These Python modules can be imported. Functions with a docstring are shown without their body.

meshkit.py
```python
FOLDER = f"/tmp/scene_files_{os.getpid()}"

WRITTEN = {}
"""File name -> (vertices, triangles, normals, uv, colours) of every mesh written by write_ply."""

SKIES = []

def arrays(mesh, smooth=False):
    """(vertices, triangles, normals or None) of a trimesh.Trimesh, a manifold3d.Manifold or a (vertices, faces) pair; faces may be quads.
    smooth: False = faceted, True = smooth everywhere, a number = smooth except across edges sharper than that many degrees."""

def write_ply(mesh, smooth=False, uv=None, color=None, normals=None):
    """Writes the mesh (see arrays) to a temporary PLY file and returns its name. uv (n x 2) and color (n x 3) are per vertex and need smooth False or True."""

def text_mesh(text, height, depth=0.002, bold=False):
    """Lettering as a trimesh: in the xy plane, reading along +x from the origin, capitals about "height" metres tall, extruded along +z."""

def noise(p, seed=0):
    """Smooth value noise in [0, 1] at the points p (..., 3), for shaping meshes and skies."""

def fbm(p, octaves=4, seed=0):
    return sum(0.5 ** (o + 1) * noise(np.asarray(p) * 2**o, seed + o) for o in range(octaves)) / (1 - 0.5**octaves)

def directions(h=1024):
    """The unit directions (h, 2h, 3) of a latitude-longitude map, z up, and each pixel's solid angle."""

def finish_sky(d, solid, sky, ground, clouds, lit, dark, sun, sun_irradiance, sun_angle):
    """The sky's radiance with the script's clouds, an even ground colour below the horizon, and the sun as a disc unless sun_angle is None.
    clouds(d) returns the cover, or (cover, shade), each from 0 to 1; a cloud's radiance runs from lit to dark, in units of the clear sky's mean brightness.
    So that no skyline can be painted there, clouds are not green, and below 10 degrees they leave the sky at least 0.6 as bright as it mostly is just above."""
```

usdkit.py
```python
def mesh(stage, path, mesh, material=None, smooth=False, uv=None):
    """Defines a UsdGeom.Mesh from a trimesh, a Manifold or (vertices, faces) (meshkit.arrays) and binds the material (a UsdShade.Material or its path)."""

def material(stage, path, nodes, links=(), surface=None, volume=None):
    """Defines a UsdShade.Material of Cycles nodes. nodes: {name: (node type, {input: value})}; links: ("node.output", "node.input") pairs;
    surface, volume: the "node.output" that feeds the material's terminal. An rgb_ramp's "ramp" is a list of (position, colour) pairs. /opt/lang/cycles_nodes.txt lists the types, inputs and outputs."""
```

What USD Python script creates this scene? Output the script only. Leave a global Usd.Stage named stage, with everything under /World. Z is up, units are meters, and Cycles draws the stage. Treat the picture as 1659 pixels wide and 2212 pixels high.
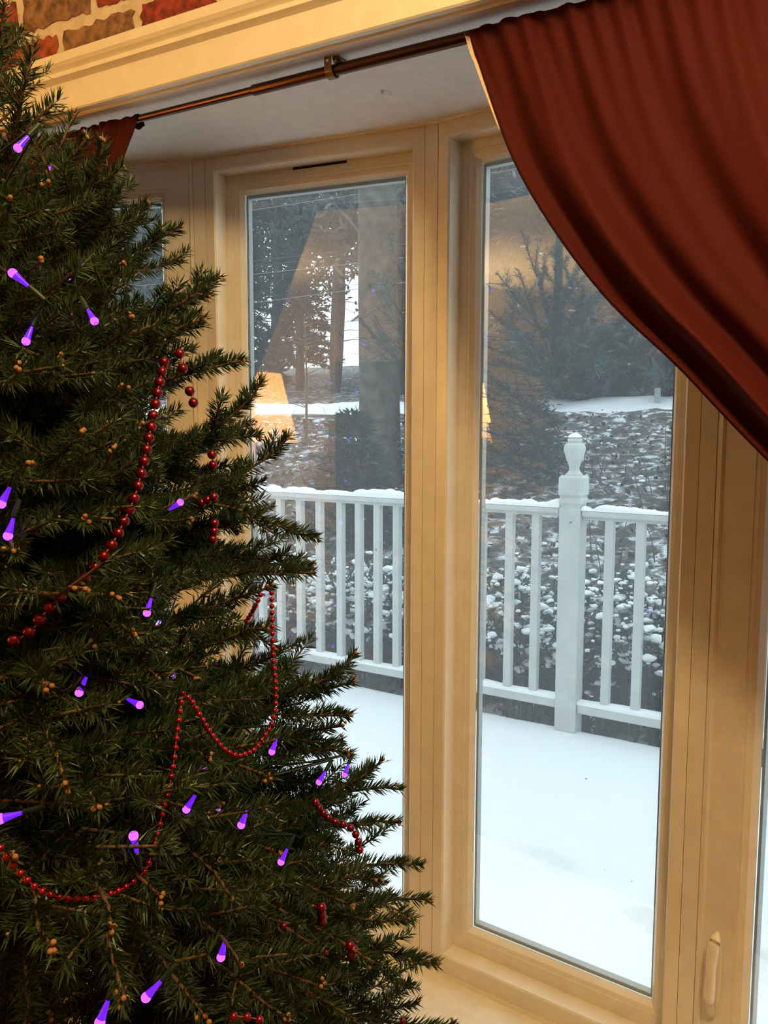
import math
import numpy as np
import trimesh
import usdkit
import meshkit
from pxr import Gf, Sdf, Usd, UsdGeom, UsdLux, UsdShade, Vt

stage = Usd.Stage.CreateInMemory()
UsdGeom.SetStageUpAxis(stage, 'Z')
UsdGeom.SetStageMetersPerUnit(stage, 1.0)
UsdGeom.Xform.Define(stage, '/World')
UsdGeom.Scope.Define(stage, '/World/Looks')

# ------------------------------------------------------------------ camera
EYE = 1.60
FPX, PITCH, ROLL, TH = 1800.6, 0.102388, 0.00197, 1.053961
RIGHT = np.array([math.sin(TH), math.cos(TH), 0.0])
FWDH = np.array([-math.cos(TH), math.sin(TH), 0.0])
ZUP = np.array([0, 0, 1.0])
FWD = FWDH * math.cos(PITCH) - ZUP * math.sin(PITCH)
UP0 = ZUP * math.cos(PITCH) + FWDH * math.sin(PITCH)
CX = RIGHT * math.cos(ROLL) + UP0 * math.sin(ROLL)
CUP = UP0 * math.cos(ROLL) - RIGHT * math.sin(ROLL)
CAM = np.array([0, 0, EYE])
cam = UsdGeom.Camera.Define(stage, '/World/camera')
cam.AddTransformOp().Set(Gf.Matrix4d(*CX, 0, *CUP, 0, *(-FWD), 0, *CAM, 1))
cam.CreateHorizontalApertureAttr(24.0)
cam.CreateVerticalApertureAttr(32.0)
cam.CreateFocalLengthAttr(24.0 * FPX / 1659.0)
cam.CreateClippingRangeAttr(Gf.Vec2f(0.05, 1000))
cam.CreateExposureAttr(0.0)


def ray(px, py):
    """Direction through a pixel of the 1659x2212 picture, of unit depth along the level view direction."""
    d = CX * (px - 829.5) / FPX - CUP * (py - 1106.0) / FPX + FWD
    return d / (d @ FWDH)


def at(px, py, depth):
    return CAM + ray(px, py) * depth


def on_y(px, py, y):
    d = ray(px, py)
    return CAM + d * (y / d[1])


def on_z(px, py, z):
    d = ray(px, py)
    return CAM + d * ((z - EYE) / d[2])


def project(p):
    q = np.atleast_2d(p) - CAM
    z = q @ FWD
    return np.stack([829.5 + FPX * (q @ CX) / z, 1106 - FPX * (q @ CUP) / z], -1), z


# ------------------------------------------------------------------ sky: an even overcast
sky = UsdLux.DomeLight.Define(stage, '/World/sky')
sky.CreateColorAttr(Gf.Vec3f(0.80, 0.94, 1.0))
sky.CreateIntensityAttr(0.63)
WARM = (1.0, 0.70, 0.32)
LAMP_A, LAMP_B, LAMP_C = 34.0, 52.0, 75.0          # watts of the three bulbs

# ------------------------------------------------------------------ helpers


def lin(r, g, b):
    c = np.array([r, g, b]) / 255.0
    return tuple(np.where(c <= 0.04045, c / 12.92, ((c + 0.055) / 1.055) ** 2.4))


_names = {}


def numbered(parent, name):
    k = _names.get((parent, name), 0)
    _names[(parent, name)] = k + 1
    return name if k == 0 else f'{name}_{k:03d}'


def path_of(parent):
    return '/World' if parent is None else (parent if isinstance(parent, str) else str(parent.GetPath()))


def tag(prim, label=None, cat=None, group=None, kind=None):
    for k, v in (('label', label), ('category', cat), ('group', group), ('kind', kind)):
        if v:
            prim.SetCustomDataByKey(k, v)
    return prim


def thing(name, loc=(0, 0, 0), label=None, cat=None, group=None, kind=None, parent=None, rotz=0.0):
    pp = path_of(parent)
    x = UsdGeom.Xform.Define(stage, pp + '/' + numbered(pp, name))
    x.AddTranslateOp().Set(Gf.Vec3d(*map(float, loc)))
    if rotz:
        x.AddRotateZOp().Set(float(rotz))
    return tag(x.GetPrim(), label, cat, group, kind)


def obj(name, mesh, mat, parent=None, smooth=False, label=None, cat=None, group=None, kind=None):
    pp = path_of(parent)
    m = usdkit.mesh(stage, pp + '/' + numbered(pp, name), mesh, mat, smooth)
    return tag(m.GetPrim(), label, cat, group, kind)


def dup(src, name, loc, rotz=0.0, scale=1.0, label=None, cat=None, group=None):
    pp = '/World'
    x = UsdGeom.Xform.Define(stage, pp + '/' + numbered(pp, name))
    x.GetPrim().GetReferences().AddInternalReference(src.GetPath())
    x.ClearXformOpOrder()
    x.AddTranslateOp(opSuffix='here').Set(Gf.Vec3d(*map(float, loc)))
    x.AddRotateZOp(opSuffix='turn').Set(float(rotz))
    x.AddScaleOp(opSuffix='size').Set(Gf.Vec3f(scale, scale, scale))
    x.GetPrim().SetInstanceable(True)
    return tag(x.GetPrim(), label, cat, group)


def cat_m(ms):
    vs, fs, n = [], [], 0
    for v, f in ms:
        v, f = np.asarray(v, float), np.asarray(f, int)
        if f.shape[1] == 4:
            f = np.vstack([f[:, [0, 1, 2]], f[:, [0, 2, 3]]])
        vs.append(v)
        fs.append(f + n)
        n += len(v)
    return np.vstack(vs), np.vstack(fs)


def box(x0, x1, y0, y1, z0, z1, bev=0.0):
    if bev <= 0:
        m = trimesh.creation.box(bounds=[[x0, y0, z0], [x1, y1, z1]])
        return np.array(m.vertices), np.array(m.faces)
    pts = []
    for sx, xx in ((1, x0), (-1, x1)):
        for sy, yy in ((1, y0), (-1, y1)):
            for sz, zz in ((1, z0), (-1, z1)):
                pts += [(xx + sx * bev, yy + sy * bev, zz), (xx + sx * bev, yy, zz + sz * bev), (xx, yy + sy * bev, zz + sz * bev)]
    m = trimesh.convex.convex_hull(np.array(pts))
    return np.array(m.vertices), np.array(m.faces)


def tube(P, r, sides=6, caps=True):
    P = np.asarray(P, float)
    n = len(P)
    r = np.broadcast_to(np.asarray(r, float), (n,))
    T = np.gradient(P, axis=0)
    T /= np.linalg.norm(T, axis=1, keepdims=True) + 1e-12
    ref = np.where(np.abs(T[:, 2:]) < 0.85, [[0, 0, 1.0]], [[1.0, 0, 0]])
    A = np.cross(T, ref)
    A /= np.linalg.norm(A, axis=1, keepdims=True) + 1e-12
    B = np.cross(T, A)
    an = np.arange(sides) * 2 * np.pi / sides
    v = (P[:, None] + r[:, None, None] * (np.cos(an)[None, :, None] * A[:, None] + np.sin(an)[None, :, None] * B[:, None])).reshape(-1, 3)
    i, j = np.meshgrid(np.arange(n - 1), np.arange(sides), indexing='ij')
    q = np.stack([i * sides + j, i * sides + (j + 1) % sides, (i + 1) * sides + (j + 1) % sides, (i + 1) * sides + j], -1).reshape(-1, 4)[:, ::-1]
    f = np.vstack([q[:, [0, 1, 2]], q[:, [0, 2, 3]]])
    if caps:
        v = np.vstack([v, P[:1], P[-1:]])
        a, b = n * sides, n * sides + 1
        js = np.arange(sides)
        f = np.vstack([f, np.stack([np.full(sides, a), js, (js + 1) % sides], 1), np.stack([np.full(sides, b), (n - 1) * sides + (js + 1) % sides, (n - 1) * sides + js], 1)])
    return v, f


def lathe(prof, sides=24, cx=0, cy=0, rot=0.0):
    prof = np.asarray(prof, float)
    an = np.arange(sides) * 2 * np.pi / sides + rot
    v = np.stack([cx + prof[:, :1] * np.cos(an), cy + prof[:, :1] * np.sin(an), np.repeat(prof[:, 1:2], sides, 1)], -1).reshape(-1, 3)
    n = len(prof)
    i, j = np.meshgrid(np.arange(n - 1), np.arange(sides), indexing='ij')
    q = np.stack([i * sides + j, i * sides + (j + 1) % sides, (i + 1) * sides + (j + 1) % sides, (i + 1) * sides + j], -1).reshape(-1, 4)
    return v, np.vstack([q[:, [0, 1, 2]], q[:, [0, 2, 3]]])


def extrude_x(prof, x0, x1):
    """A closed (y, z) profile run along x."""
    p = np.asarray(prof, float)
    n = len(p)
    v = np.vstack([np.column_stack([np.full(n, x0), p]), np.column_stack([np.full(n, x1), p])])
    i = np.arange(n)
    j = (i + 1) % n
    f = np.vstack([np.stack([i, j, j + n], 1), np.stack([i, j + n, i + n], 1)])
    import shapely.geometry as sg
    cap = trimesh.creation.triangulate_polygon(sg.Polygon(p), engine='earcut')
    lookup = [int(np.argmin(((p - c) ** 2).sum(1))) for c in np.asarray(cap[0])]
    c = np.array(lookup)[np.asarray(cap[1])]
    return v, np.vstack([f, c[:, ::-1], c + n])


def grid(P):
    """(n, m, 3) points as a sheet."""
    n, m = P.shape[:2]
    i, j = np.meshgrid(np.arange(n - 1), np.arange(m - 1), indexing='ij')
    q = np.stack([i * m + j, (i + 1) * m + j, (i + 1) * m + j + 1, i * m + j + 1], -1).reshape(-1, 4)
    return P.reshape(-1, 3), np.vstack([q[:, [0, 1, 2]], q[:, [0, 2, 3]]])


ICO0 = trimesh.creation.icosphere(0)
ICO1 = trimesh.creation.icosphere(1)
ICO2 = trimesh.creation.icosphere(2)
ICO3 = trimesh.creation.icosphere(3)


def ball(c, r, ico=ICO2, scale=(1, 1, 1)):
    return np.array(ico.vertices) * r * np.asarray(scale) + np.asarray(c), np.array(ico.faces)


def mat(name, nodes, links=(), surface='p.BSDF', volume=None):
    return usdkit.material(stage, '/World/Looks/' + name, nodes, links, surface, volume)


def plain(name, col, rough=0.5, **kw):
    return mat(name, {'p': ('principled_bsdf', {'base_color': col, 'roughness': rough, **kw})})


def noisy(name, c1, c2, scale, rough=0.6, bump=0.0, bdist=0.01, detail=4, stops=(0.35, 0.65), **kw):
    nodes = {'g': ('geometry', {}), 'n': ('noise_texture', {'scale': scale, 'detail': detail}),
             'r': ('rgb_ramp', {'ramp': [(stops[0], c1), (stops[1], c2)]}),
             'p': ('principled_bsdf', {'roughness': rough, **kw})}
    links = [('g.position', 'n.vector'), ('n.fac', 'r.fac'), ('r.color', 'p.base_color')]
    if bump:
        nodes['b'] = ('bump', {'strength': bump, 'distance': bdist})
        links += [('n.fac', 'b.height'), ('b.normal', 'p.normal')]
    return mat(name, nodes, links)


# ------------------------------------------------------------------ materials
M = {}
M['paint'] = noisy('cream_paint', lin(232, 222, 202), lin(240, 231, 212), 60, rough=0.38, bump=0.05, bdist=0.001)
M['vinyl'] = noisy('window_vinyl', lin(230, 221, 203), lin(237, 229, 213), 25, rough=0.24, specular_ior_level=0.6, coat_weight=0.35, coat_roughness=0.16)
M['soffit'] = noisy('soffit_paint', lin(226, 224, 224), lin(234, 232, 230), 40, rough=0.7)
M['header'] = noisy('header_paint', lin(238, 228, 205), lin(244, 235, 214), 30, rough=0.42)
M['spacer'] = plain('spacer_grey', lin(120, 124, 122), 0.5)
M['gasket'] = plain('gasket_grey', lin(150, 155, 154), 0.5)
M['wallpaint'] = noisy('room_wall_paint', lin(226, 200, 150), lin(232, 207, 158), 20, rough=0.8)
M['ceilpaint'] = plain('ceiling_paint', lin(240, 230, 210), 0.85)
M['floorwood'] = noisy('floor_wood', lin(110, 70, 40), lin(140, 95, 58), 8, rough=0.45)
M['doorwood'] = noisy('door_wood', lin(70, 50, 38), lin(88, 64, 48), 12, rough=0.5)
M['darkwood'] = noisy('table_wood', lin(60, 36, 22), lin(85, 52, 32), 14, rough=0.4)
M['mortar'] = noisy('mortar', lin(205, 192, 168), lin(226, 214, 190), 45, rough=0.95, bump=0.5, bdist=0.006)
M['bronze'] = mat('bronze_rod', {'p': ('principled_bsdf', {'base_color': lin(84, 56, 42), 'metallic': 0.9, 'roughness': 0.27})})
M['bracket'] = mat('bracket_metal', {'p': ('principled_bsdf', {'base_color': lin(128, 96, 68), 'metallic': 0.85, 'roughness': 0.42})})
M['dark'] = plain('dark_gap', (0.012, 0.009, 0.006), 0.8)
M['lining'] = plain('curtain_lining', lin(225, 200, 165), 0.9)


def fabric(name, c):
    return mat(name, {'t': ('texture_coordinate', {}), 'w': ('noise_texture', {'scale': 900, 'detail': 1}),
                      'm': ('mapping', {'scale': (1, 1, 0.25)}),
                      'r': ('rgb_ramp', {'ramp': [(0.3, tuple(0.82 * x for x in c)), (0.7, tuple(1.12 * x for x in c))]}),
                      'b': ('bump', {'strength': 0.25, 'distance': 0.0006}),
                      'p': ('principled_bsdf', {'roughness': 0.75, 'specular_ior_level': 0.12, 'sheen_weight': 0.08, 'sheen_roughness': 0.4, 'sheen_tint': (0.8, 0.2, 0.12)})},
               [('t.object', 'm.vector'), ('m.vector', 'w.vector'), ('w.fac', 'r.fac'), ('r.color', 'p.base_color'), ('w.fac', 'b.height'), ('b.normal', 'p.normal')])


M['curtain'] = fabric('rust_red_fabric', lin(66, 16, 11))
for i, (c1, c2) in enumerate([((128, 52, 34), (150, 66, 44)), ((118, 44, 30), (142, 58, 40)), ((112, 84, 62), (138, 102, 74)), ((140, 60, 38), (158, 78, 52))]):
    M[f'brick{i}'] = noisy(f'brick_clay_{"abcd"[i]}', lin(*[0.8 * x for x in c1]), lin(*[1.12 * x for x in c2]), 60, rough=0.9, bump=0.7, bdist=0.005, detail=6)

# glass: clear, with both faces reflecting, and a faint even film of condensation
M['pane'] = mat('pane_glass', {'o': ('geometry', {}), 'i': ('mix_float', {'a': 1.52, 'b': 1 / 1.52}), 'f': ('fresnel', {}), 'k': ('math', {'math_type': 'multiply', 'value2': 2.6, 'use_clamp': True}),
                               't': ('transparent_bsdf', {'color': (0.97, 0.985, 0.98)}), 'g': ('glossy_bsdf', {'color': (1, 1, 1), 'roughness': 0.0}),
                               'x': ('mix_closure', {}), 'l': ('translucent_bsdf', {'color': (0.9, 0.95, 1.0)}), 'y': ('mix_closure', {'fac': 0.06})},
                  [('o.backfacing', 'i.fac'), ('i.result', 'f.IOR'), ('f.fac', 'k.value1'), ('k.value', 'x.fac'), ('t.BSDF', 'x.closure1'), ('g.BSDF', 'x.closure2'), ('x.closure', 'y.closure1'), ('l.BSDF', 'y.closure2')], 'y.closure')


def needle_mat(name, c1, c2, trans=0.18):
    return mat(name, {'g': ('geometry', {}), 'r': ('rgb_ramp', {'ramp': [(0.0, c1), (1.0, c2)]}),
                      'p': ('principled_bsdf', {'roughness': 0.42, 'specular_ior_level': 0.45}), 't': ('translucent_bsdf', {}),
                      'x': ('mix_closure', {'fac': trans})},
               [('g.random_per_island', 'r.fac'), ('r.color', 'p.base_color'), ('r.color', 't.color'), ('p.BSDF', 'x.closure1'), ('t.BSDF', 'x.closure2')], 'x.closure')


M['needles'] = needle_mat('fir_needles', lin(50, 66, 31), lin(114, 124, 54))
M['bark'] = noisy('fir_twig_bark', lin(64, 46, 28), lin(104, 78, 46), 180, rough=0.8, bump=0.5, bdist=0.002)
M['bud'] = plain('fir_bud', lin(140, 96, 52), 0.7)
M['wire'] = plain('light_wire', lin(12, 34, 18), 0.5)
M['bulb'] = mat('violet_bulb', {'p': ('principled_bsdf', {'base_color': (0.05, 0.01, 0.30), 'roughness': 0.25, 'emission_color': (0.14, 0.008, 1.0), 'emission_strength': 1.3})})
M['core'] = mat('violet_bulb_core', {'e': ('emission', {'color': (0.30, 0.06, 1.0), 'strength': 3.2})}, surface='e.emission')
M['bead'] = mat('red_bead', {'p': ('principled_bsdf', {'base_color': lin(128, 26, 42), 'metallic': 0.8, 'roughness': 0.30, 'coat_weight': 0.25})})
M['bead_small'] = mat('bright_red_bead', {'p': ('principled_bsdf', {'base_color': lin(168, 22, 32), 'metallic': 0.75, 'roughness': 0.22, 'coat_weight': 0.4})})
M['thread'] = plain('bead_thread', lin(150, 60, 60), 0.6)

M['snow'] = mat('snow', {'g': ('geometry', {}), 'n': ('noise_texture', {'scale': 9, 'detail': 5}), 'b': ('bump', {'strength': 0.12, 'distance': 0.02}),
                         'p': ('principled_bsdf', {'base_color': (0.87, 0.90, 0.94), 'roughness': 0.8, 'specular_ior_level': 0.2})},
                [('g.position', 'n.vector'), ('n.fac', 'b.height'), ('b.normal', 'p.normal')])
M['white'] = noisy('railing_white', lin(184, 188, 188), lin(196, 199, 199), 14, rough=0.5)
M['litter'] = mat('snowy_leaf_litter', {'g': ('geometry', {}), 'n': ('noise_texture', {'scale': 5.5, 'detail': 8, 'roughness': 0.72}),
                                        'r': ('rgb_ramp', {'ramp': [(0.46, lin(66, 64, 62)), (0.53, lin(118, 114, 110)), (0.60, (0.74, 0.79, 0.86))]}),
                                        'b': ('bump', {'strength': 0.8, 'distance': 0.08}), 'p': ('principled_bsdf', {'roughness': 0.9})},
                   [('g.position', 'n.vector'), ('n.fac', 'r.fac'), ('r.color', 'p.base_color'), ('n.fac', 'b.height'), ('b.normal', 'p.normal')])
M['road'] = noisy('wet_road', lin(120, 122, 124), lin(150, 152, 156), 2.0, rough=0.6)
M['leaf'] = needle_mat('shrub_leaf', lin(38, 52, 44), lin(74, 88, 72), 0.15)
M['dryleaf'] = needle_mat('dry_leaf', lin(70, 58, 48), lin(120, 100, 84), 0.1)
M['spruce'] = needle_mat('spruce_green', lin(52, 70, 66), lin(92, 112, 104), 0.1)
M['pine'] = needle_mat('pine_green', lin(88, 98, 92), lin(138, 146, 134), 0.15)
M['trunkbark'] = noisy('trunk_bark', lin(56, 52, 46), lin(92, 86, 78), 9, rough=0.95, bump=0.8, bdist=0.05)
M['cable'] = plain('cable_black', lin(30, 32, 34), 0.7)
M['cable_pale'] = plain('cable_grey', lin(140, 142, 144), 0.6)
M['post'] = plain('marker_grey', lin(150, 156, 160), 0.7)

# ------------------------------------------------------------------ the bow window
V = [np.array(v) for v in ((-1.6249, 1.1397), (-1.1642, 1.3043), (-0.6782, 1.3602), (-0.1923, 1.3043), (0.2684, 1.1397))]
ZS, ZB = EYE + 0.5274, EYE - 1.0426        # soffit and sill
DEPTH = 0.088                             # how far the frames reach outwards


def unit_frame(i):
    a, b = V[i], V[i + 1]
    t = (b - a) / np.linalg.norm(b - a)
    return a, t, np.array([-t[1], t[0]]), np.linalg.norm(b - a)


def local(i, s, d, z):
    a, t, n, w = unit_frame(i)
    xy = a[None] + np.outer(np.ravel(s), t) + np.outer(np.ravel(d), n)
    return np.column_stack([xy, np.ravel(z)])


def ring(i, prof, s0, s1, z0, z1):
    """A mitred frame: prof is a closed list of (inset at sides, inset at top, inset at bottom, depth)."""
    n = len(prof)
    loops = []
    for (a, b, c, d) in prof:
        loops.append(local(i, [s0 + a, s1 - a, s1 - a, s0 + a], [d] * 4, [z0 + c, z0 + c, z1 - b, z1 - b]))
    v = np.vstack(loops)
    f = []
    for k in range(n):
        for e in range(4):
            a, b = k * 4 + e, k * 4 + (e + 1) % 4
            c, d = ((k + 1) % n) * 4 + (e + 1) % 4, ((k + 1) % n) * 4 + e
            f.append((a, d, c, b))
    return v, np.array(f)


WIN_LABEL = ['', '', '', '']
for i in range(4):
    a, t, n, w = unit_frame(i)
    win = thing(f'window_{i + 1}', kind='structure')
    g = 0.0135                                # half of the mullion strip
    s0, s1, z0, z1 = g, w - g, ZB, ZS
    if i in (1, 2):                           # fixed lights: narrow frame, sash set back
        fi, ft, fb, d1 = 0.023, 0.030, 0.040, 0.040
        sw_s, sw_t, sw_b = 0.020, 0.022, 0.026
        bw = 0.0135
    else:                                     # casements: wide sash nearly flush
        fi, ft, fb, d1 = 0.010, 0.010, 0.012, 0.004
        sw_s, sw_t, sw_b = 0.052, 0.052, 0.052
        bw = 0.014
    r_ = 0.003
    obj('frame', ring(i, [(0, 0, 0, 0.0008), (fi - r_, ft - r_, fb - r_, 0), (fi, ft, fb, r_), (fi, ft, fb, d1 + 0.03), (fi, ft, fb, DEPTH), (0, 0, 0, DEPTH)], s0, s1, z0, z1), M['vinyl'], win)
    S = [fi + sw_s, ft + sw_t, fb + sw_b]
    obj('sash', ring(i, [(fi, ft, fb, d1), (S[0] - 0.006, S[1] - 0.006, S[2] - 0.006, d1), (S[0] - 0.006, S[1] - 0.006, S[2] - 0.006, d1 + 0.0012), (S[0], S[1], S[2], d1 + 0.0012), (S[0], S[1], S[2], d1 + 0.042), (fi, ft, fb, d1 + 0.042)], s0, s1, z0, z1), M['vinyl'], win)
    B = [S[0] + bw, S[1] + bw, S[2] + bw]
    mid = [S[k] + bw * 0.55 for k in range(3)]
    obj('glazing_bead', ring(i, [(*S, d1 + 0.003), (*mid, d1 + 0.006), (*B, d1 + 0.015), (*B, d1 + 0.019), (*S, d1 + 0.019)], s0, s1, z0, z1), M['vinyl'], win)
    G = [B[k] + (0.0045 if k == 0 else 0.007) for k in range(3)]
    obj('spacer', ring(i, [(*B, d1 + 0.0225), (*[x - 0.0012 for x in G], d1 + 0.0225), (*[x - 0.0012 for x in G], d1 + 0.036), (*B, d1 + 0.036)], s0, s1, z0, z1), M['spacer'], win)
    obj('gasket', ring(i, [(*[x - 0.0012 for x in G], d1 + 0.0225), (*G, d1 + 0.0225), (*G, d1 + 0.036), (*[x - 0.0012 for x in G], d1 + 0.036)], s0, s1, z0, z1), M['gasket'], win)
    lo = [B[k] - 0.004 for k in range(3)]
    q = local(i, [s0 + lo[0], s1 - lo[0], s1 - lo[0], s0 + lo[0]] * 2, [d1 + 0.0205] * 4 + [d1 + 0.0222] * 4, [z0 + lo[2], z0 + lo[2], z1 - lo[1], z1 - lo[1]] * 2)
    obj('glass_pane', (q, np.array([[0, 1, 2, 3], [7, 6, 5, 4], [0, 4, 5, 1], [1, 5, 6, 2], [2, 6, 7, 3], [3, 7, 4, 0]])), M['pane'], win)
    if i in (1, 2):                           # weep gap under the head of the fixed lights
        if i == 1:
            sg0, sg1, zz = 0.19, 0.305, z1 - ft
            q = local(i, [sg0, sg1, sg1, sg0] * 2, [d1 - 0.0006] * 4 + [d1 + 0.001] * 4, [zz - 0.0045, zz - 0.0045, zz + 0.0005, zz + 0.0005] * 2)
            obj('weep_slot', (q, np.array([[0, 1, 2, 3], [7, 6, 5, 4], [0, 4, 5, 1], [1, 5, 6, 2], [2, 6, 7, 3], [3, 7, 4, 0]])), M['dark'], win, label='dark slot under the window head')
    else:                                     # casement lock: plate and curved lever
        sc = 0.044 if i == 3 else w - 0.044
        zc = EYE - 0.829
        plate = ball((0, 0, 0), 1.0, ICO3, (0.0100, 0.0030, 0.066))
        pv = local(i, sc + plate[0][:, 0], 0.0035 + plate[0][:, 1], zc + plate[0][:, 2])
        hd = obj('lock_plate', (pv, plate[1]), M['vinyl'], win, True)
        tt = np.linspace(0, 1, 24)
        dz = 0.066 - 0.108 * tt
        dd = np.interp(tt, [0, 0.12, 0.45, 0.85, 1], [-0.001, -0.012, -0.018, -0.020, -0.017])
        P = local(i, np.full(24, sc + 0.0035), dd, zc + dz)
        rad = np.interp(tt, [0, 0.06, 0.2, 0.5, 0.88, 0.97, 1], [0.003, 0.0085, 0.0095, 0.0078, 0.0086, 0.007, 0.003])
        obj('lever', tube(P, rad, 14), M['vinyl'], str(hd.GetPath()), 40)
        Q = local(i, np.full(8, sc - 0.001), np.interp(np.linspace(0, 1, 8), [0, .6, 1], [-0.011, -0.006, 0.0]), zc + np.linspace(-0.042, -0.068, 8))
        obj('lever_rest', tube(Q, np.linspace(0.0075, 0.006, 8), 12), M['vinyl'], str(hd.GetPath()), 40)

# mullion strips over the joints, the side jambs of the bow, soffit, seat board
trim_n = [0]


def trim(mesh, m, smooth=False, label=None):
    trim_n[0] += 1
    return obj(f'trim_{trim_n[0]}', mesh, m, None, smooth, label=label, kind='structure')


X0, X1 = -1.72, 0.37                           # the opening in the wall
YW = 1.03                                      # face of the brick
prof = [(YW + 0.02, 0.612), (0.988, 0.610), (0.985, 0.607), (0.985, 0.594), (0.9885, 0.589), (0.9945, 0.5835), (0.9945, 0.579), (0.9905, 0.5775), (0.9905, 0.5745), (0.9965, 0.571), (1.0, 0.5685), (1.0, 0.5245), (1.0022, 0.5222), (1.018, 0.5245),
        (1.0185, 0.5215), (1.021, 0.5200), (1.0240, 0.5215), (1.0245, 0.5285), (YW + 0.02, 0.5285)]
trim(extrude_x([(y, EYE + z) for y, z in prof], -2.6, 1.2), M['header'])
for i in (1, 2, 3):
    a0, t0, n0, w0 = unit_frame(i - 1)
    a1, t1, n1, w1 = unit_frame(i)
    g = 0.0125
    v = V[i]
    nm = (n0 + n1) / np.linalg.norm(n0 + n1)
    L, R = v - t0 * g, v + t1 * g
    poly = [L, v - nm * 0.0016, R, R + n1 * DEPTH, v + nm * DEPTH, L + n0 * DEPTH]
    k = len(poly)
    vv = np.vstack([np.column_stack([poly, np.full(k, ZB)]), np.column_stack([poly, np.full(k, ZS)])])
    ff = [(j, (j + 1) % k, (j + 1) % k + k, j + k) for j in range(k)]
    tri = np.vstack([np.array(ff)[:, [0, 1, 2]], np.array(ff)[:, [0, 2, 3]], [(0, 2, 1), (0, 3, 2), (0, 4, 3), (0, 5, 4), (k, k + 1, k + 2), (k, k + 2, k + 3), (k, k + 3, k + 4), (k, k + 4, k + 5)]])
    trim((vv, tri), M['vinyl'])


def slab(poly, z0, z1):
    import shapely.geometry as sg
    m = trimesh.creation.extrude_polygon(sg.Polygon(poly), z1 - z0, engine='earcut')
    m.apply_translation([0, 0, z0])
    return np.array(m.vertices), np.array(m.faces)


outer = []
for i in range(4):
    a, t, n, w = unit_frame(i)
    outer += [a + n * (DEPTH - 0.005), a + t * w + n * (DEPTH - 0.005)]
bow = [(X0, 1.0245)] + [(X0, outer[0][1])] + [tuple(p) for p in outer] + [(X1, outer[-1][1]), (X1, 1.0245)]
import shapely.geometry as sg_
bow = sg_.Polygon(bow).buffer(0)
bow = list(bow.exterior.coords)[:-1]
trim(slab(bow, ZS, ZS + 0.05), M['soffit'])
seat = [(x, 0.985 if y < 1.03 else y) for x, y in bow]
trim(slab(seat, ZB - 0.035, ZB), M['paint'])
for xs, j in ((X0, 0), (X1, 4)):               # side jambs between wall and frames
    p, q = (xs, 1.0245), tuple(V[j])
    out = -0.05 if j == 0 else 0.05
    poly = [p, q, (q[0] + out, q[1] + 0.1), (p[0] + out, p[1])] if j == 4 else [p, (p[0] + out, p[1]), (q[0] + out, q[1] + 0.1), q]
    trim(slab(poly, ZB, ZS), M['paint'])
# thin quarter bead where frames meet the soffit and the seat
for i in range(4):
    a, t, n, w = unit_frame(i)
    p0, p1 = a - n * 0.0015, a + t * w - n * 0.0015
    trim(cat_m([tube([(*p0, ZS), (*p1, ZS)], 0.004, 6), tube([(*p0, ZB), (*p1, ZB)], 0.005, 6)]), M['vinyl'])

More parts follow.
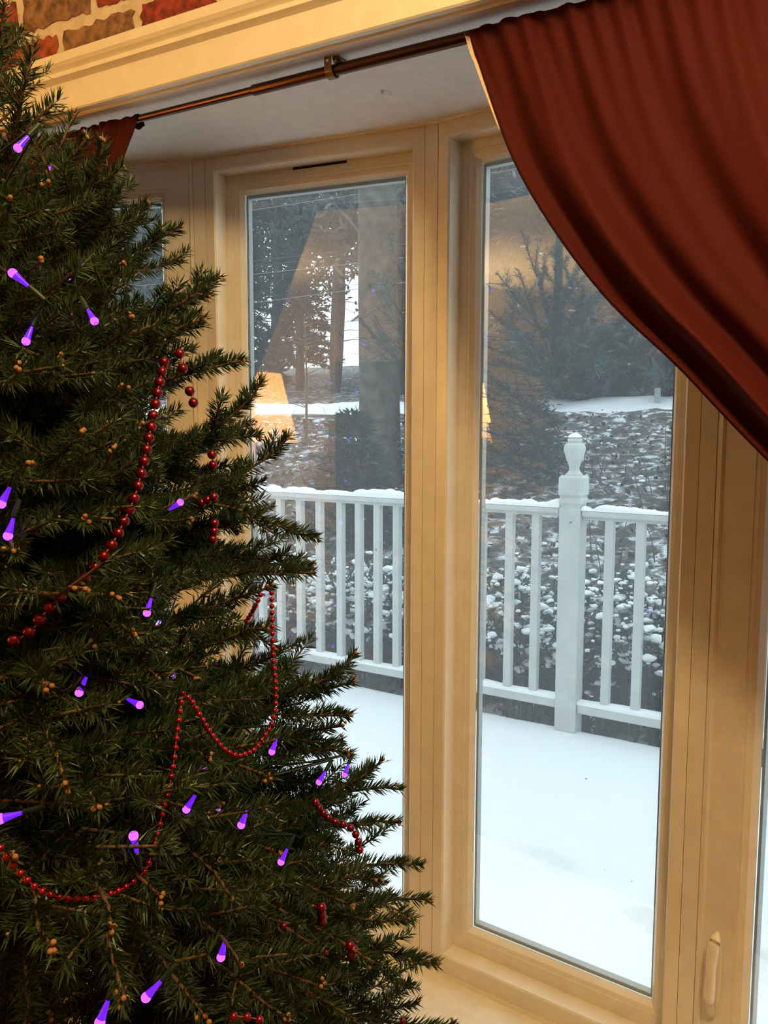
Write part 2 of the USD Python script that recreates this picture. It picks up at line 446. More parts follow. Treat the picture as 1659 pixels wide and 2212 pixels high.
# ------------------------------------------------------------------ the room
XL, XR, YBK, ZC = -3.3, 2.6, -3.35, EYE + 1.0
wall = thing('wall_window', kind='structure')
rng = np.random.default_rng(5)
mort = cat_m([box(XL, X0, YW, YW + 0.12, 0, ZC), box(X1, XR, YW, YW + 0.12, 0, ZC), box(X0, X1, YW + 0.002, YW + 0.10, EYE + 0.578, ZC), box(X0, X1, YW, YW + 0.10, 0, ZB - 0.036)])
obj('mortar', mort, M['mortar'], wall)


def brick_mesh(x0, x1, z0, z1, proud, seed):
    r = np.random.default_rng(seed)
    n = 20
    xs, zs = np.linspace(0, 1, n), np.linspace(0, 1, 5)
    e = lambda k: (r.random(k) - 0.5) * 0.0080
    top, bot, lf, rt = e(n), e(n), e(5), e(5)
    P = np.zeros((5, n, 3))
    for a in range(5):
        for b in range(n):
            x = x0 + (x1 - x0) * xs[b] + (lf[a] * (1 - xs[b]) + rt[a] * xs[b])
            z = z0 + (z1 - z0) * zs[a] + (bot[b] * (1 - zs[a]) + top[b] * zs[a])
            edge = min(a, 4 - a, 1) * min(b, n - 1 - b, 1)
            P[a, b] = (x, YW - (proud + 0.0015 * r.random() if edge else 0.0004), z)
    f = grid(P)
    v, fc = f
    # close it back into the wall
    rim = [(0, b) for b in range(n)] + [(a, n - 1) for a in range(1, 5)] + [(4, b) for b in range(n - 2, -1, -1)] + [(a, 0) for a in range(3, 0, -1)]
    idx = [a * n + b for a, b in rim]
    back = v[idx] + [0, 0.02, 0]
    m0 = len(v)
    k = len(idx)
    side = []
    for j in range(k):
        j2 = (j + 1) % k
        side += [(idx[j], m0 + j, m0 + j2), (idx[j], m0 + j2, idx[j2])]
    return np.vstack([v, back]), np.vstack([fc[:, ::-1], side])


# (the first rows' joints are read off the photograph)
rows = [(0.632, 0.668, [-2.12, -1.93, -1.75, -1.567, -1.395, -1.225, -1.042, -0.868, -0.69, -0.51, -0.33, -0.15, 0.04, 0.22, 0.4, 0.58]),
        (0.688, 0.742, [-2.02, -1.84, -1.66, -1.49, -1.325, -1.140, -0.96, -0.78, -0.60, -0.42, -0.24, -0.05, 0.13, 0.31, 0.5])]
for k in range(2, 5):
    z = 0.760 + (k - 2) * 0.072
    rows.append((z, z + 0.054, [x + 0.095 * (k % 2) + 0.01 * math.sin(3 * x) for x in np.arange(-2.1, 0.6, 0.182)]))
tone = {(0, 4): 3, (0, 5): 2, (0, 6): 1, (1, 3): 0, (1, 4): 2, (1, 5): 1}
for k, (z0, z1, js) in enumerate(rows):
    for j in range(len(js) - 1):
        tn = tone.get((k, j), int(rng.integers(0, 4)))
        tilt = 0.004 * (rng.random() - 0.5)
        obj('brick', brick_mesh(js[j] + 0.009, js[j + 1] - 0.009, EYE + z0 + tilt, EYE + z1 + tilt, 0.0025, 100 * k + j), M[f'brick{tn}'], wall, 40)

obj('floor', box(XL, XR, YBK, YW, -0.02, 0), M['floorwood'], kind='structure')
obj('ceiling', box(XL, XR, YBK, YW, ZC, ZC + 0.03), M['ceilpaint'], kind='structure')
obj('wall_left', box(XL - 0.08, XL, YBK, YW, 0, ZC), M['wallpaint'], kind='structure')
obj('wall_right', box(XR, XR + 0.08, YBK, YW, 0, ZC), M['wallpaint'], kind='structure')
obj('wall_back', box(XL, XR, YBK - 0.08, YBK, 0, ZC), M['wallpaint'], kind='structure')
door = thing('door_1', kind='structure')
dx0, dx1 = -2.60, -1.75
obj('door_leaf', box(dx0 + 0.06, dx1 - 0.06, YBK + 0.001, YBK + 0.03, 0, 2.04, 0.003), M['doorwood'], door)
obj('door_frame', cat_m([box(dx0, dx0 + 0.06, YBK + 0.001, YBK + 0.045, 0, 2.10), box(dx1 - 0.06, dx1, YBK + 0.001, YBK + 0.045, 0, 2.10), box(dx0 + 0.06, dx1 - 0.06, YBK + 0.001, YBK + 0.045, 2.04, 2.10)]), M['doorwood'], door)
obj('door_knob', ball((dx1 - 0.12, YBK + 0.06, 0.98), 0.028), M['bracket'], door, True)

# ------------------------------------------------------------------ lamps
M['shade'] = mat('lamp_shade_linen', {'d': ('diffuse_bsdf', {'color': lin(240, 226, 196)}), 't': ('translucent_bsdf', {'color': lin(244, 226, 188)}), 'x': ('mix_closure', {'fac': 0.55})},
                 [('d.BSDF', 'x.closure1'), ('t.BSDF', 'x.closure2')], 'x.closure')
M['lampbase'] = noisy('lamp_ceramic', lin(150, 110, 70), lin(170, 128, 86), 20, rough=0.3)


def lamp(name, loc, stem, r0, r1, h, watts, label, cat='lamp'):
    """A shaded lamp standing at loc: foot, stem, shade, and a bulb that gives the light."""
    t = thing(name, loc, label, cat)
    obj('base', lathe([(0, 0), (0.10, 0), (0.10, 0.012), (0.05, 0.03), (0.012, 0.05), (0.012, stem + h * 0.55), (0, stem + h * 0.55)], 28), M['lampbase'], t, 40)
    zz = stem
    sh = [(r0, zz), (r1, zz + h), (r1 - 0.002, zz + h), (r0 - 0.002, zz), (r0, zz)]
    obj('shade', lathe(sh, 48), M['shade'], t, 50)
    b = UsdLux.SphereLight.Define(stage, str(t.GetPath()) + '/bulb')
    b.CreateRadiusAttr(0.035)
    b.CreateColorAttr(Gf.Vec3f(*WARM))
    b.CreateIntensityAttr(watts / (4 * math.pi * 0.035 ** 2) / math.pi)
    b.AddTranslateOp().Set(Gf.Vec3d(0, 0, zz + h * 0.62))
    return t


side = thing('side_table', (-1.68, 0.15, 0), 'small round dark wood side table under the table lamp', 'table')
obj('table_top', lathe([(0, 0.68), (0.24, 0.68), (0.25, 0.69), (0.25, 0.70), (0.24, 0.71), (0, 0.71)], 32), M['darkwood'], side, 40)
obj('pedestal', lathe([(0, 0.0), (0.16, 0), (0.16, 0.02), (0.03, 0.06), (0.03, 0.68), (0, 0.68)], 24), M['darkwood'], side, 40)
lamp('table_lamp', (-1.68, 0.15, 0.71), 0.83, 0.17, 0.11, 0.25, LAMP_A, 'warm lit table lamp with tapered linen shade on a round side table')
t = thing('ceiling_lamp', (0.20, 0.20, ZC), 'warm lit frosted glass globe lamp under the ceiling', 'lamp')
GR = 0.10
M['globe'] = mat('lit_globe_glass', {'e': ('emission', {'color': WARM, 'strength': LAMP_B / (4 * math.pi * GR ** 2) / math.pi})}, surface='e.emission')
obj('globe', ball((0, 0, -0.17), GR, ICO3), M['globe'], t, True)
obj('canopy', lathe([(0, -0.075), (0.05, -0.075), (0.06, -0.05), (0.075, -0.012), (0.075, -0.001), (0, -0.001)], 28), M['bracket'], t, 40)
lamp('floor_lamp', (-3.02, -1.72, 0), 1.62, 0.17, 0.12, 0.26, LAMP_C, 'warm lit floor lamp with tapered linen shade against the left wall of the room')

# ------------------------------------------------------------------ curtain rod
rod = thing('curtain_rod', (0, 0, 0), 'bronze telescoping curtain rod under the window soffit', 'curtain rod')
RY, RZ = 1.06, EYE + 0.5105
obj('thin_tube', tube([(-1.715, RY, RZ), (-0.80, RY, RZ)], 0.0060, 20), M['bronze'], rod, 40, label='thinner inner tube of the rod')
obj('thick_tube', tube([(-0.835, RY, RZ), (-0.832, RY, RZ), (0.365, RY, RZ)], [0.0070, 0.0080, 0.0080], 20), M['bronze'], rod, 40, label='thicker outer tube of the rod')
xb = -0.690
br = thing('bracket', parent=rod)
th_ = np.linspace(-0.2, math.pi + 0.2, 16)
cup = [(xb, RY + 0.0105 * math.cos(a), RZ - 0.0105 * math.sin(a)) for a in th_]
band = []
for x_ in (-0.006, 0.006):
    for rr in (0.0, 0.0018):
        band.append(np.array([(xb + x_, RY + (0.0095 + rr) * math.cos(a), RZ - (0.0095 + rr) * math.sin(a)) for a in th_]))
bm = cat_m([grid(np.stack([band[1], band[3]])), grid(np.stack([band[2], band[0]])), grid(np.stack([band[0], band[1]])), grid(np.stack([band[3], band[2]]))])
obj('cradle', bm, M['bracket'], br)
obj('tab', box(xb - 0.006, xb + 0.006, RY - 0.0125, RY - 0.0105, RZ - 0.003, ZS - 0.0012, 0.0006), M['bracket'], br)
obj('screw_hole', tube([(xb, RY - 0.0130, ZS - 0.0072), (xb, RY - 0.0104, ZS - 0.0072)], 0.0018, 10), M['header'], br, 40, label='small round hole in the bracket tab')
obj('arm', cat_m([box(xb + 0.004, xb + 0.016, RY - 0.006, RY + 0.02, ZS - 0.0055, ZS - 0.0005, 0.0008), tube([(xb + 0.012, RY - 0.011, ZS - 0.010), (xb + 0.012, RY + 0.02, ZS - 0.006)], 0.003, 8)]), M['bracket'], br)
# a nail stub with a drip of paint in the soffit
nail = on_z(826, 196, ZS)
obj('soffit_hook', cat_m([tube([(nail[0], nail[1], ZS + 0.001), (nail[0], nail[1], ZS - 0.006)], 0.0022, 8), ball((nail[0] + 0.004, nail[1] + 0.012, ZS + 0.0008), 1.0, ICO2, (0.004, 0.014, 0.003))]), M['soffit'], None, 40,
    label='small painted-over nail stub in the window soffit', cat='nail')

# ------------------------------------------------------------------ curtains


def curtain(name, label, edge, tie, xs, seed, top, flip=1):
    """edge: (x, z) points of the free edge from the rod to the tie; xs: where the cloth meets the rod, from free edge to outer end."""
    t = thing(name, (0, 0, 0), label, 'curtain')
    e = np.array(edge, float)
    arc = np.concatenate([[0], np.cumsum(np.linalg.norm(np.diff(e, axis=0), axis=1))])
    nb, na = 110, 240
    b = np.linspace(0, 1, nb)
    ex, ez = np.interp(b * arc[-1], arc, e[:, 0]), np.interp(b * arc[-1], arc, e[:, 1])
    k = np.ones(9) / 9
    sm = lambda q: np.concatenate([q[:4], np.convolve(q, k, 'valid'), q[-4:]])
    ex, ez = sm(ex), sm(ez)
    fx, fz = (ex - ex[0]) / (ex[-1] - ex[0]), (ez - ez[0]) / (ez[-1] - ez[0])
    a = np.linspace(0, 1, na)
    A, Bb = np.meshgrid(a, b, indexing='ij')
    S = np.stack([xs[0] + (xs[1] - xs[0]) * A, np.full_like(A, ez[0])], -1)
    T = np.stack([tie[0] + flip * 0.05 * A, tie[1] + 0.10 * A], -1)
    wgt = (1 - A) ** 1.15
    FX = wgt * fx[None] + (1 - wgt) * Bb ** 1.5
    FZ = wgt * fz[None] + (1 - wgt) * Bb
    X = S[..., 0] + (T[..., 0] - S[..., 0]) * FX
    Z = S[..., 1] + (T[..., 1] - S[..., 1]) * FZ
    r = np.random.default_rng(seed)
    ph = r.random(8) * 6.28
    warp = A + 0.018 * np.sin(9 * A + 2.2 * Bb + ph[0])
    # deep folds that start at the rod and gather towards the tie
    ridges = [(0.095, 0.030, 1.0), (0.20, 0.045, 0.55), (0.33, 0.055, 0.8), (0.46, 0.05, 0.5), (0.60, 0.06, 0.95), (0.76, 0.05, 0.6), (0.90, 0.05, 0.8)]
    fold = sum(h * np.exp(-((warp - c) / wd) ** 2) for c, wd, h in ridges) - 0.55
    fold = fold + 0.12 * np.sin(2 * np.pi * 17 * warp + ph[1]) * np.exp(-2.0 * Bb)
    amp = 0.010 + 0.050 * np.clip(Bb * 2.2, 0, 1) * (1 - 0.35 * Bb)
    fine = 0.0042 * np.sin(2 * np.pi * 27 * A + 2.5 * np.sin(5 * A + ph[2])) * np.exp(-(Bb / 0.10) ** 1.2)
    ease = np.clip(A / 0.03, 0, 1)
    Y = top - 0.055 * np.sin(np.pi * np.clip(Bb, 0, 1)) * (0.35 + 0.65 * A) - 0.05 * Bb - (amp * fold) * ease - fine
    Y = np.minimum(Y, RY - 0.0098 + 0.4 * Bb)
    # ruffled heading over the rod
    Zt = Z + 0.0022 * np.sin(2 * np.pi * 24 * A + ph[3]) * np.exp(-(Bb / 0.012) ** 2)
    P = np.stack([X, Y, Zt], -1)
    dPa, dPb = np.gradient(P, axis=0), np.gradient(P, axis=1)
    N = np.cross(dPa, dPb)
    N /= np.linalg.norm(N, axis=-1, keepdims=True) + 1e-12
    if N[..., 1].mean() > 0:
        N = -N
    # pocket that wraps over the rod: the first rows roll back over it
    over = []
    for ang in np.linspace(0, 1, 7)[1:]:
        q = P[:, 0].copy()
        q[:, 1] = P[:, 0, 1] + (RY + 0.0105 - P[:, 0, 1]) * ang
        q[:, 2] = P[:, 0, 2] + 0.004 * math.sin(math.pi * ang) - 0.012 * ang ** 3
        over.append(q)
    front = np.concatenate([np.stack(over[::-1], 1), P], 1)
    obj('panel', grid(front), M['curtain'], t, True)
    back = P - N * 0.0022
    obj('panel_back', grid(back[::2, 3::2]), M['curtain'], t, True)
    # hem: a folded double thickness along the free edge
    w_ = int(na * 0.020)
    hem = P[:w_] + N[:w_] * 0.0014
    hem2 = P[:w_] - N[:w_] * 0.0032
    loop = np.concatenate([hem[::-1], hem2], 0)
    obj('hem', grid(np.concatenate([loop, loop[:1]], 0)), M['curtain'], t, True)
    if flip < 0:
        return t, P
    kk = int(nb * 0.13)
    w0 = np.linspace(0.8, 0.1, kk)[:, None]
    e0, ax = P[0, :kk], np.array([1.0 * flip, 0, 0])
    st_ = np.stack([e0 - ax * (0.003 + 0.0065 * w0) + [0, 0.004, 0], e0 - ax * (0.003 + 0.0068 * w0) + [0, 0.002, 0], e0 + ax * 0.002 + [0, 0.003, 0], e0 + ax * 0.002 + [0, 0.006, 0], e0 - ax * (0.003 + 0.0065 * w0) + [0, 0.004, 0]])
    obj('lining_edge', grid(st_), M['lining'], t, True, label='pale cream lining showing along the top of the edge')
    return t, P


ER = [(-0.4705, 0.514), (-0.462, 0.486), (-0.452, 0.462), (-0.438, 0.429), (-0.421, 0.382), (-0.397, 0.329), (-0.368, 0.282), (-0.331, 0.228), (-0.291, 0.176), (-0.245, 0.125), (-0.192, 0.080), (-0.140, 0.022), (-0.086, -0.034), (0.02, -0.14), (0.14, -0.25), (0.25, -0.34), (0.315, -0.40)]
c1, PR = curtain('curtain', 'large rust red curtain swept aside at the right of the window', [(x, EYE + z) for x, z in ER], (0.315, EYE - 0.40), (-0.4705, 0.355), 3, 1.048)
EL = [(-1.072, 0.512), (-1.085, 0.480), (-1.105, 0.44), (-1.135, 0.38), (-1.18, 0.28), (-1.25, 0.14), (-1.36, -0.05), (-1.50, -0.22), (-1.62, -0.33)]
c2, PL = curtain('curtain', 'rust red curtain behind the fir tree at the left of the window', [(x, EYE + z) for x, z in EL], (-1.62, EYE - 0.33), (-1.072, -1.69), 7, 1.050, -1)
for x_, y_, s in ((0.345, 1.0, 1), (-1.66, 1.0, -1)):
    obj('curtain_tieback', tube([(x_ - 0.055 * s, 0.985, EYE - 0.36 - 0.02), (x_ - 0.02 * s, 0.93, EYE - 0.355), (x_ + 0.03 * s, 0.93, EYE - 0.345), (x_ + 0.06 * s, 1.028, EYE - 0.33)], 0.010, 8), M['curtain'], None, 40,
        label='rust red cloth tieback holding the %s curtain' % ('right' if s > 0 else 'left'), cat='tieback')
# ------------------------------------------------------------------ the snowy deck and its railing
DZ = EYE - 1.34


def YR(x):
    return 3.468 - 0.0438 * x + 0.012           # the railing's line in plan


xs = np.concatenate([np.linspace(-6, -3, 30), np.linspace(-2.95, 1.0, 160), np.linspace(1.1, 3.5, 24)])
us = np.linspace(0, 1, 110)
Xg, Ug = np.meshgrid(xs, us, indexing='ij')
Yg = 1.16 + (YR(Xg) + 0.10 - 1.16) * Ug
pts = np.stack([Xg, Yg, np.zeros_like(Xg)], -1)
Zg = DZ + 0.022 * (meshkit.fbm(pts * 1.1, 3, 4) - 0.5) + 0.006 * (meshkit.fbm(pts * 9, 3, 9) - 0.5)


def dent(px, py, lx, ly, ang, depth):
    c = on_z(px, py, DZ)
    ca, sa = math.cos(ang), math.sin(ang)
    u, v = (Xg - c[0]) * ca + (Yg - c[1]) * sa, -(Xg - c[0]) * sa + (Yg - c[1]) * ca
    return -depth * np.exp(-((u / lx) ** 2 + (v / ly) ** 2) ** 2)


Zg += 1.6 * dent(1150, 1850, 0.115, 0.040, -0.25, 0.020) + 1.6 * dent(1215, 1872, 0.07, 0.028, -0.5, 0.014) + 1.6 * dent(1405, 1992, 0.10, 0.03, -0.5, 0.03) + 1.6 * dent(1650, 2090, 0.10, 0.04, -0.5, 0.035) + 1.6 * dent(1275, 1985, 0.06, 0.03, 0.2, 0.008)
Zg -= 0.10 * np.clip((Ug - 0.955) / 0.045, 0, 1) ** 2
deck = thing('deck', kind='structure')
obj('snow_cover', grid(np.stack([Xg, Yg, Zg], -1)), M['snow'], deck, True, label='smooth snow lying on the deck')
obj('deck_floor', box(-6, 3.5, 1.50, 3.40, DZ - 0.16, DZ - 0.11), M['white'], deck)
for k, q in enumerate([(1232, 2030), (1150, 1730), (1160, 1743), (1306, 1880), (1365, 1905), (1192, 1985), (1266, 1683)]):
    p = on_z(*q, DZ)
    obj('snow_speck', ball(p + [0, 0, 0.001], 0.0035 - 0.0005 * (k % 3), ICO1, (1, 1, 0.6)), M['dryleaf'], None, label='tiny dark leaf scraps scattered over the deck snow', cat='leaf scrap', group='leaf scraps on the deck snow')

rail = thing('deck_railing', (0, 0, 0), 'white wooden deck railing with square balusters capped in snow', 'railing')
RA = math.atan(-0.0438)
tx, ty = math.cos(RA), math.sin(RA)


def along(m, x, extra=0.0):
    """A mesh made around the origin, set on the railing's line at x."""
    v = np.array(m[0], float)
    return np.column_stack([x + v[:, 0] * tx - (v[:, 1] + extra) * ty, YR(x) + v[:, 0] * ty + (v[:, 1] + extra) * tx, v[:, 2]]), m[1]


XP = -1.062
bal = [-1.227, -1.353, -1.492, -1.617, -1.730, -1.840, -1.950, -2.063, -2.175, -2.289, -2.422, -2.550, -2.685, -2.815, -2.945, -3.07, -3.2, -3.33] + [-3.46 - 0.128 * k for k in range(17)]
bal_r = [-0.898, -0.768, -0.640, -0.512, -0.385, -0.257, -0.13, 0.0, 0.13, 0.26, 0.39, 0.52, 0.65, 0.78]
ZRB, ZRT = EYE - 1.240, EYE - 0.388            # underside of the bottom and of the top rail


def rail_run(x0, x1, dz, rise):
    L = x1 - x0
    c = (x0 + x1) / 2
    for nm, m in (('bottom_rail', box(-L / 2, L / 2, -0.032, 0.032, ZRB + dz, ZRB + dz + 0.040, 0.004)),
                  ('top_rail', cat_m([box(-L / 2, L / 2, -0.020, 0.020, ZRT + dz, ZRT + dz + 0.014, 0.002), box(-L / 2, L / 2, -0.040, 0.040, ZRT + dz + 0.014, ZRT + dz + 0.042, 0.005)]))):
        obj(nm, along(m, c), M['white'], rail)
    n = int(L / 0.012)
    sx = np.linspace(x0, x1, n)
    an = np.linspace(0, math.pi, 9)
    nz = meshkit.fbm(np.column_stack([sx * 9, sx * 0, sx * 0]), 4, 3)
    nz2 = meshkit.fbm(np.column_stack([sx * 30, sx * 0 + 7, sx * 0]), 3, 5)
    hh = 0.026 + 0.022 * (nz - 0.5) * 2 + 0.012 * (nz2 - 0.5) * 2
    hh = np.maximum(hh, 0.004)
    for nm, zb, wd, hs in (('rail_snow', ZRT + dz + 0.040, 0.040, hh), ('rail_snow', ZRB + dz + 0.038, 0.031, None)):
        if hs is None:
            hs = 0.008 + 0.030 * meshkit.noise(np.column_stack([sx * 6, sx * 0 + 3, sx * 0]), 8)
        P = np.zeros((n, 9, 3))
        for j, a in enumerate(an):
            r_ = np.sign(math.cos(a)) * abs(math.cos(a)) ** 0.5
            P[:, j] = np.column_stack([sx - ty * wd * r_, YR(sx) + tx * wd * r_, zb + hs * math.sin(a) ** 0.6])
        obj(nm, grid(P), M['snow'], rail, True, label='snow lying along the rail')


rail_run(-5.6, XP - 0.048, 0.0, 0)
rail_run(XP + 0.048, 0.90, -0.008, 0)
for x in bal + bal_r:
    obj('baluster', along(box(-0.018, 0.018, -0.018, 0.018, ZRB + 0.03, ZRT + 0.004, 0.002), x), M['white'], rail)
post = along(cat_m([box(-0.047, 0.047, -0.047, 0.047, DZ - 0.3, EYE - 0.345, 0.004), box(-0.0435, 0.0435, -0.0435, 0.0435, EYE - 0.352, EYE - 0.330), box(-0.051, 0.051, -0.051, 0.051, EYE - 0.333, EYE - 0.303, 0.008),
                    box(-0.046, 0.046, -0.046, 0.046, EYE - 0.306, EYE - 0.298), box(-0.053, 0.053, -0.053, 0.053, EYE - 0.300, EYE - 0.208, 0.010)]), XP)
pst = obj('newel_post', post, M['white'], rail)
obj('post_screw', along(tube([(0.006, -0.0485, EYE - 0.408), (0.006, -0.044, EYE - 0.408)], 0.0055, 10), XP), M['spacer'], str(pst.GetPath()), 40)
fin = [(0, -0.212), (0.036, -0.212), (0.036, -0.202), (0.030, -0.198), (0.0225, -0.188), (0.0215, -0.176), (0.026, -0.160), (0.033, -0.144), (0.0405, -0.122), (0.0455, -0.102), (0.0465, -0.092), (0.043, -0.078), (0.030, -0.068), (0.0275, -0.066), (0.031, -0.063), (0.032, -0.056), (0.030, -0.051), (0.024, -0.049), (0.024, -0.044), (0, -0.044)]
obj('urn_finial', along(lathe([(r_, EYE + z) for r_, z in fin], 10, rot=0.31), XP), M['white'], str(pst.GetPath()), 28)
cap = [(0, -0.046), (0.029, -0.046), (0.030, -0.043), (0.025, -0.036), (0.014, -0.029), (0.006, -0.025), (0, -0.024)]
obj('finial_snow', along(lathe([(r_, EYE + z) for r_, z in cap], 18), XP), M['snow'], str(pst.GetPath()), True)
obj('knot', along(tube([(0.0, -0.0185, EYE - 0.61), (0.0, -0.0165, EYE - 0.61)], 0.006, 10), -2.063), M['spacer'], rail, 40, label='small dark knot in a baluster')

# ------------------------------------------------------------------ the ground rising to the road
TX = np.array([1.5, 3.62, 4.5, 5.6, 6.7, 9.0, 12.3, 12.6, 16.6, 17.0, 17.8, 19.5, 26, 60])
TZ = np.array([-1.62, -1.55, -1.52, -1.36, -1.02, -0.50, 0.19, 0.21, 0.22, 0.30, 0.58, 0.62, 1.2, 5.0])


def ground(x, y):
    p = np.stack([np.asarray(x, float), np.asarray(y, float), np.zeros_like(np.asarray(x, float))], -1)
    rough = np.where((y > 12.4) & (y < 16.8), 0.0, 1.0)
    return EYE + np.interp(y, TX, TZ) + rough * (0.16 * (meshkit.fbm(p * 0.9, 4, 2) - 0.5) + 0.14 * (meshkit.fbm(p * 3.1, 3, 6) - 0.5))


def terrain(x0, x1, y0, y1, nx, ny):
    gx, gy = np.meshgrid(np.linspace(x0, x1, nx), np.linspace(y0, y1, ny), indexing='ij')
    return grid(np.stack([gx, gy, ground(gx, gy)], -1))


obj('snow_border', terrain(-16, 6, 3.42, 4.62, 240, 26), M['snow'], None, True, kind='structure')
obj('snowy_slope', terrain(-16, 6, 4.58, 12.45, 220, 104), M['litter'], None, True, kind='structure')
obj('road', terrain(-45, 20, 12.35, 16.85, 40, 8), M['road'], None, True, kind='structure')
obj('snow_bank', terrain(-45, 20, 16.75, 19.5, 260, 24), M['snow'], None, True, kind='structure')
obj('forest_floor', terrain(-70, 35, 19.4, 60, 120, 50), M['litter'], None, True, kind='structure')


# ------------------------------------------------------------------ shrubs, litter, trees
def leaves(n, pos, nrm, L, W, r):
    """Lens-shaped folded leaves at pos facing nrm."""
    a = r.normal(size=(n, 3))
    t = np.cross(nrm, a)
    t /= np.linalg.norm(t, axis=1, keepdims=True) + 1e-9
    s = np.cross(nrm, t)
    L, W = L[:, None], W[:, None]
    base, tip = pos - t * L * 0.5, pos + t * L * 0.5 - nrm * L * 0.12
    l, q = pos + s * W * 0.5 - nrm * W * 0.14, pos - s * W * 0.5 - nrm * W * 0.14
    v = np.stack([base, l, tip, q], 1).reshape(-1, 3)
    k = np.arange(n)[:, None] * 4
    return v, np.vstack([k + [0, 1, 2], k + [0, 2, 3]])


def make_shrub(seed, loc, label, group=None):
    r = np.random.default_rng(seed)
    t = thing('snowy_shrub', loc, label, 'shrub', group)
    stems, lp, ln, sn = [], [], [], []
    for k in range(26):
        az, sp = r.random() * 6.28, r.random() ** 0.6
        top = np.array([math.cos(az) * sp * 0.42, math.sin(az) * sp * 0.36, 0.74 * (1 - 0.40 * sp ** 2) + 0.1 * r.random()])
        p = np.linspace(0, 1, 6)[:, None]
        c = np.array([0.05 * math.cos(az), 0.05 * math.sin(az), 0]) * (1 - p) + top * p + np.array([0, 0, 0.10]) * np.sin(math.pi * p)
        stems.append(tube(c, np.linspace(0.010, 0.004, 6), 5))
        for m in range(58):
            f = 0.10 + 0.90 * r.random() ** 0.8
            q = c[0] * 0 + np.array([np.interp(f, p[:, 0], c[:, d]) for d in range(3)]) + r.normal(size=3) * 0.055
            lp.append(q)
            d = r.normal(size=3) * 0.6 + [0, 0, 0.8]
            ln.append(d / np.linalg.norm(d))
        for m in range(12):
            f = 0.45 + 0.55 * r.random() ** 0.7
            q = np.array([np.interp(f, p[:, 0], c[:, d]) for d in range(3)]) + r.normal(size=3) * [0.05, 0.05, 0.02] + [0, 0, 0.025]
            s_ = 0.008 + 0.020 * r.random() ** 2
            b_ = ball((0, 0, 0), s_, ICO1, (1.2, 1.1, 0.62))
            v = b_[0] + (meshkit.noise(b_[0] * 45 + q * 10, 3)[:, None] - 0.5) * s_ * 0.8
            an = r.random() * 3.14
            R = np.array([[math.cos(an), -math.sin(an), 0], [math.sin(an), math.cos(an), 0], [0, 0, 1]])
            sn.append((v @ R.T + q, b_[1]))
    n = len(lp)
    obj('stem', cat_m(stems), M['trunkbark'], t, 40)
    obj('foliage', leaves(n, np.array(lp), np.array(ln), 0.035 + 0.04 * r.random(n), 0.016 + 0.014 * r.random(n), r), M['leaf'], t, kind='stuff')
    obj('snow_clump', cat_m(sn), M['snow'], t, True, kind='stuff', label='snow lying on the leaves')
    return t


shrub_px = [(560, 4.35), (640, 4.2), (725, 4.4), (800, 4.1), (880, 4.35), (960, 4.15), (1050, 4.3), (1130, 4.05), (1200, 4.35), (1290, 4.1), (1370, 4.3), (1450, 4.05), (1560, 4.2), (1680, 4.05), (1800, 4.2)]
protos = []
r = np.random.default_rng(11)
for k, (px, y) in enumerate(shrub_px):
    p = on_y(px, 1400, y)
    loc = (p[0], y, EYE - 1.62)
    lab, grp = 'evergreen shrub loaded with snow just behind the deck railing', 'snowy shrubs behind the railing'
    if k < 3:
        protos.append(make_shrub(40 + k, loc, lab, grp))
    else:
        dup(protos[k % 3], 'snowy_shrub', loc, r.random() * 360, 0.92 + 0.25 * r.random(), lab, 'shrub', grp)
# low leafy growth on the slope, seen as a speckle of leaves and snow
n = 9000
px_, yy = r.uniform(-11, 5, n), 4.6 + 7.4 * r.random(n) ** 1.3
gz = ground(px_, yy)
d = r.normal(size=(n, 3)) * 0.55 + [0, 0, 1.0]
d /= np.linalg.norm(d, axis=1, keepdims=True)
obj('fallen_leaves', leaves(n, np.column_stack([px_, yy, gz + 0.02 + 0.05 * r.random(n)]), d, 0.05 + 0.06 * r.random(n), 0.03 + 0.035 * r.random(n), r), M['dryleaf'], None, label='dead leaves poking through the snow on the slope', cat='leaves', kind='stuff')
n = 1000
px_, yy = r.uniform(-11, 5, n), 4.7 + 7.0 * r.random(n) ** 1.3
gz = ground(px_, yy)
bl = []
for k in range(n):
    s_ = 0.010 + 0.020 * r.random()
    bl.append((np.array(ICO1.vertices) * s_ * [1.3, 1.1, 0.6] + [px_[k], yy[k], gz[k] + 0.02], np.array(ICO1.faces)))
obj('snow_lumps', cat_m(bl), M['snow'], None, True, label='lumps of snow lying over the leafy slope', cat='snow', kind='stuff')
# bare stems standing out of the slope
st = []
for k in range(260):
    x, y = r.uniform(-9, 3), 4.6 + 5.5 * r.random()
    z = float(ground(np.array([x]), np.array([y]))[0])
    h = 0.25 + 0.45 * r.random()
    le = r.normal(size=2) * 0.25 * h
    st.append(tube([(x, y, z - 0.03), (x + le[0] * 0.4, y + le[1] * 0.4, z + h * 0.6), (x + le[0], y + le[1], z + h)], [0.006, 0.004, 0.002], 4))
obj('bare_twigs', cat_m(st), M['trunkbark'], None, label='thin bare twigs standing in the snow on the slope', cat='twigs', kind='stuff')


def cluster(n, pos, dirs, L, W, r):
    """Sprays of foliage: narrow double blades pointing along dirs."""
    s = np.cross(dirs, r.normal(size=(n, 3)))
    s /= np.linalg.norm(s, axis=1, keepdims=True) + 1e-9
    u = np.cross(dirs, s)
    L, W = L[:, None], W[:, None]
    v = np.stack([pos, pos + dirs * L * 0.45 + s * W, pos + dirs * L, pos + dirs * L * 0.45 - s * W, pos + dirs * L * 0.4 + u * W * 0.8], 1).reshape(-1, 3)
    k = np.arange(n)[:, None] * 5
    return v, np.vstack([k + [0, 1, 2], k + [0, 2, 3], k + [0, 4, 2]])


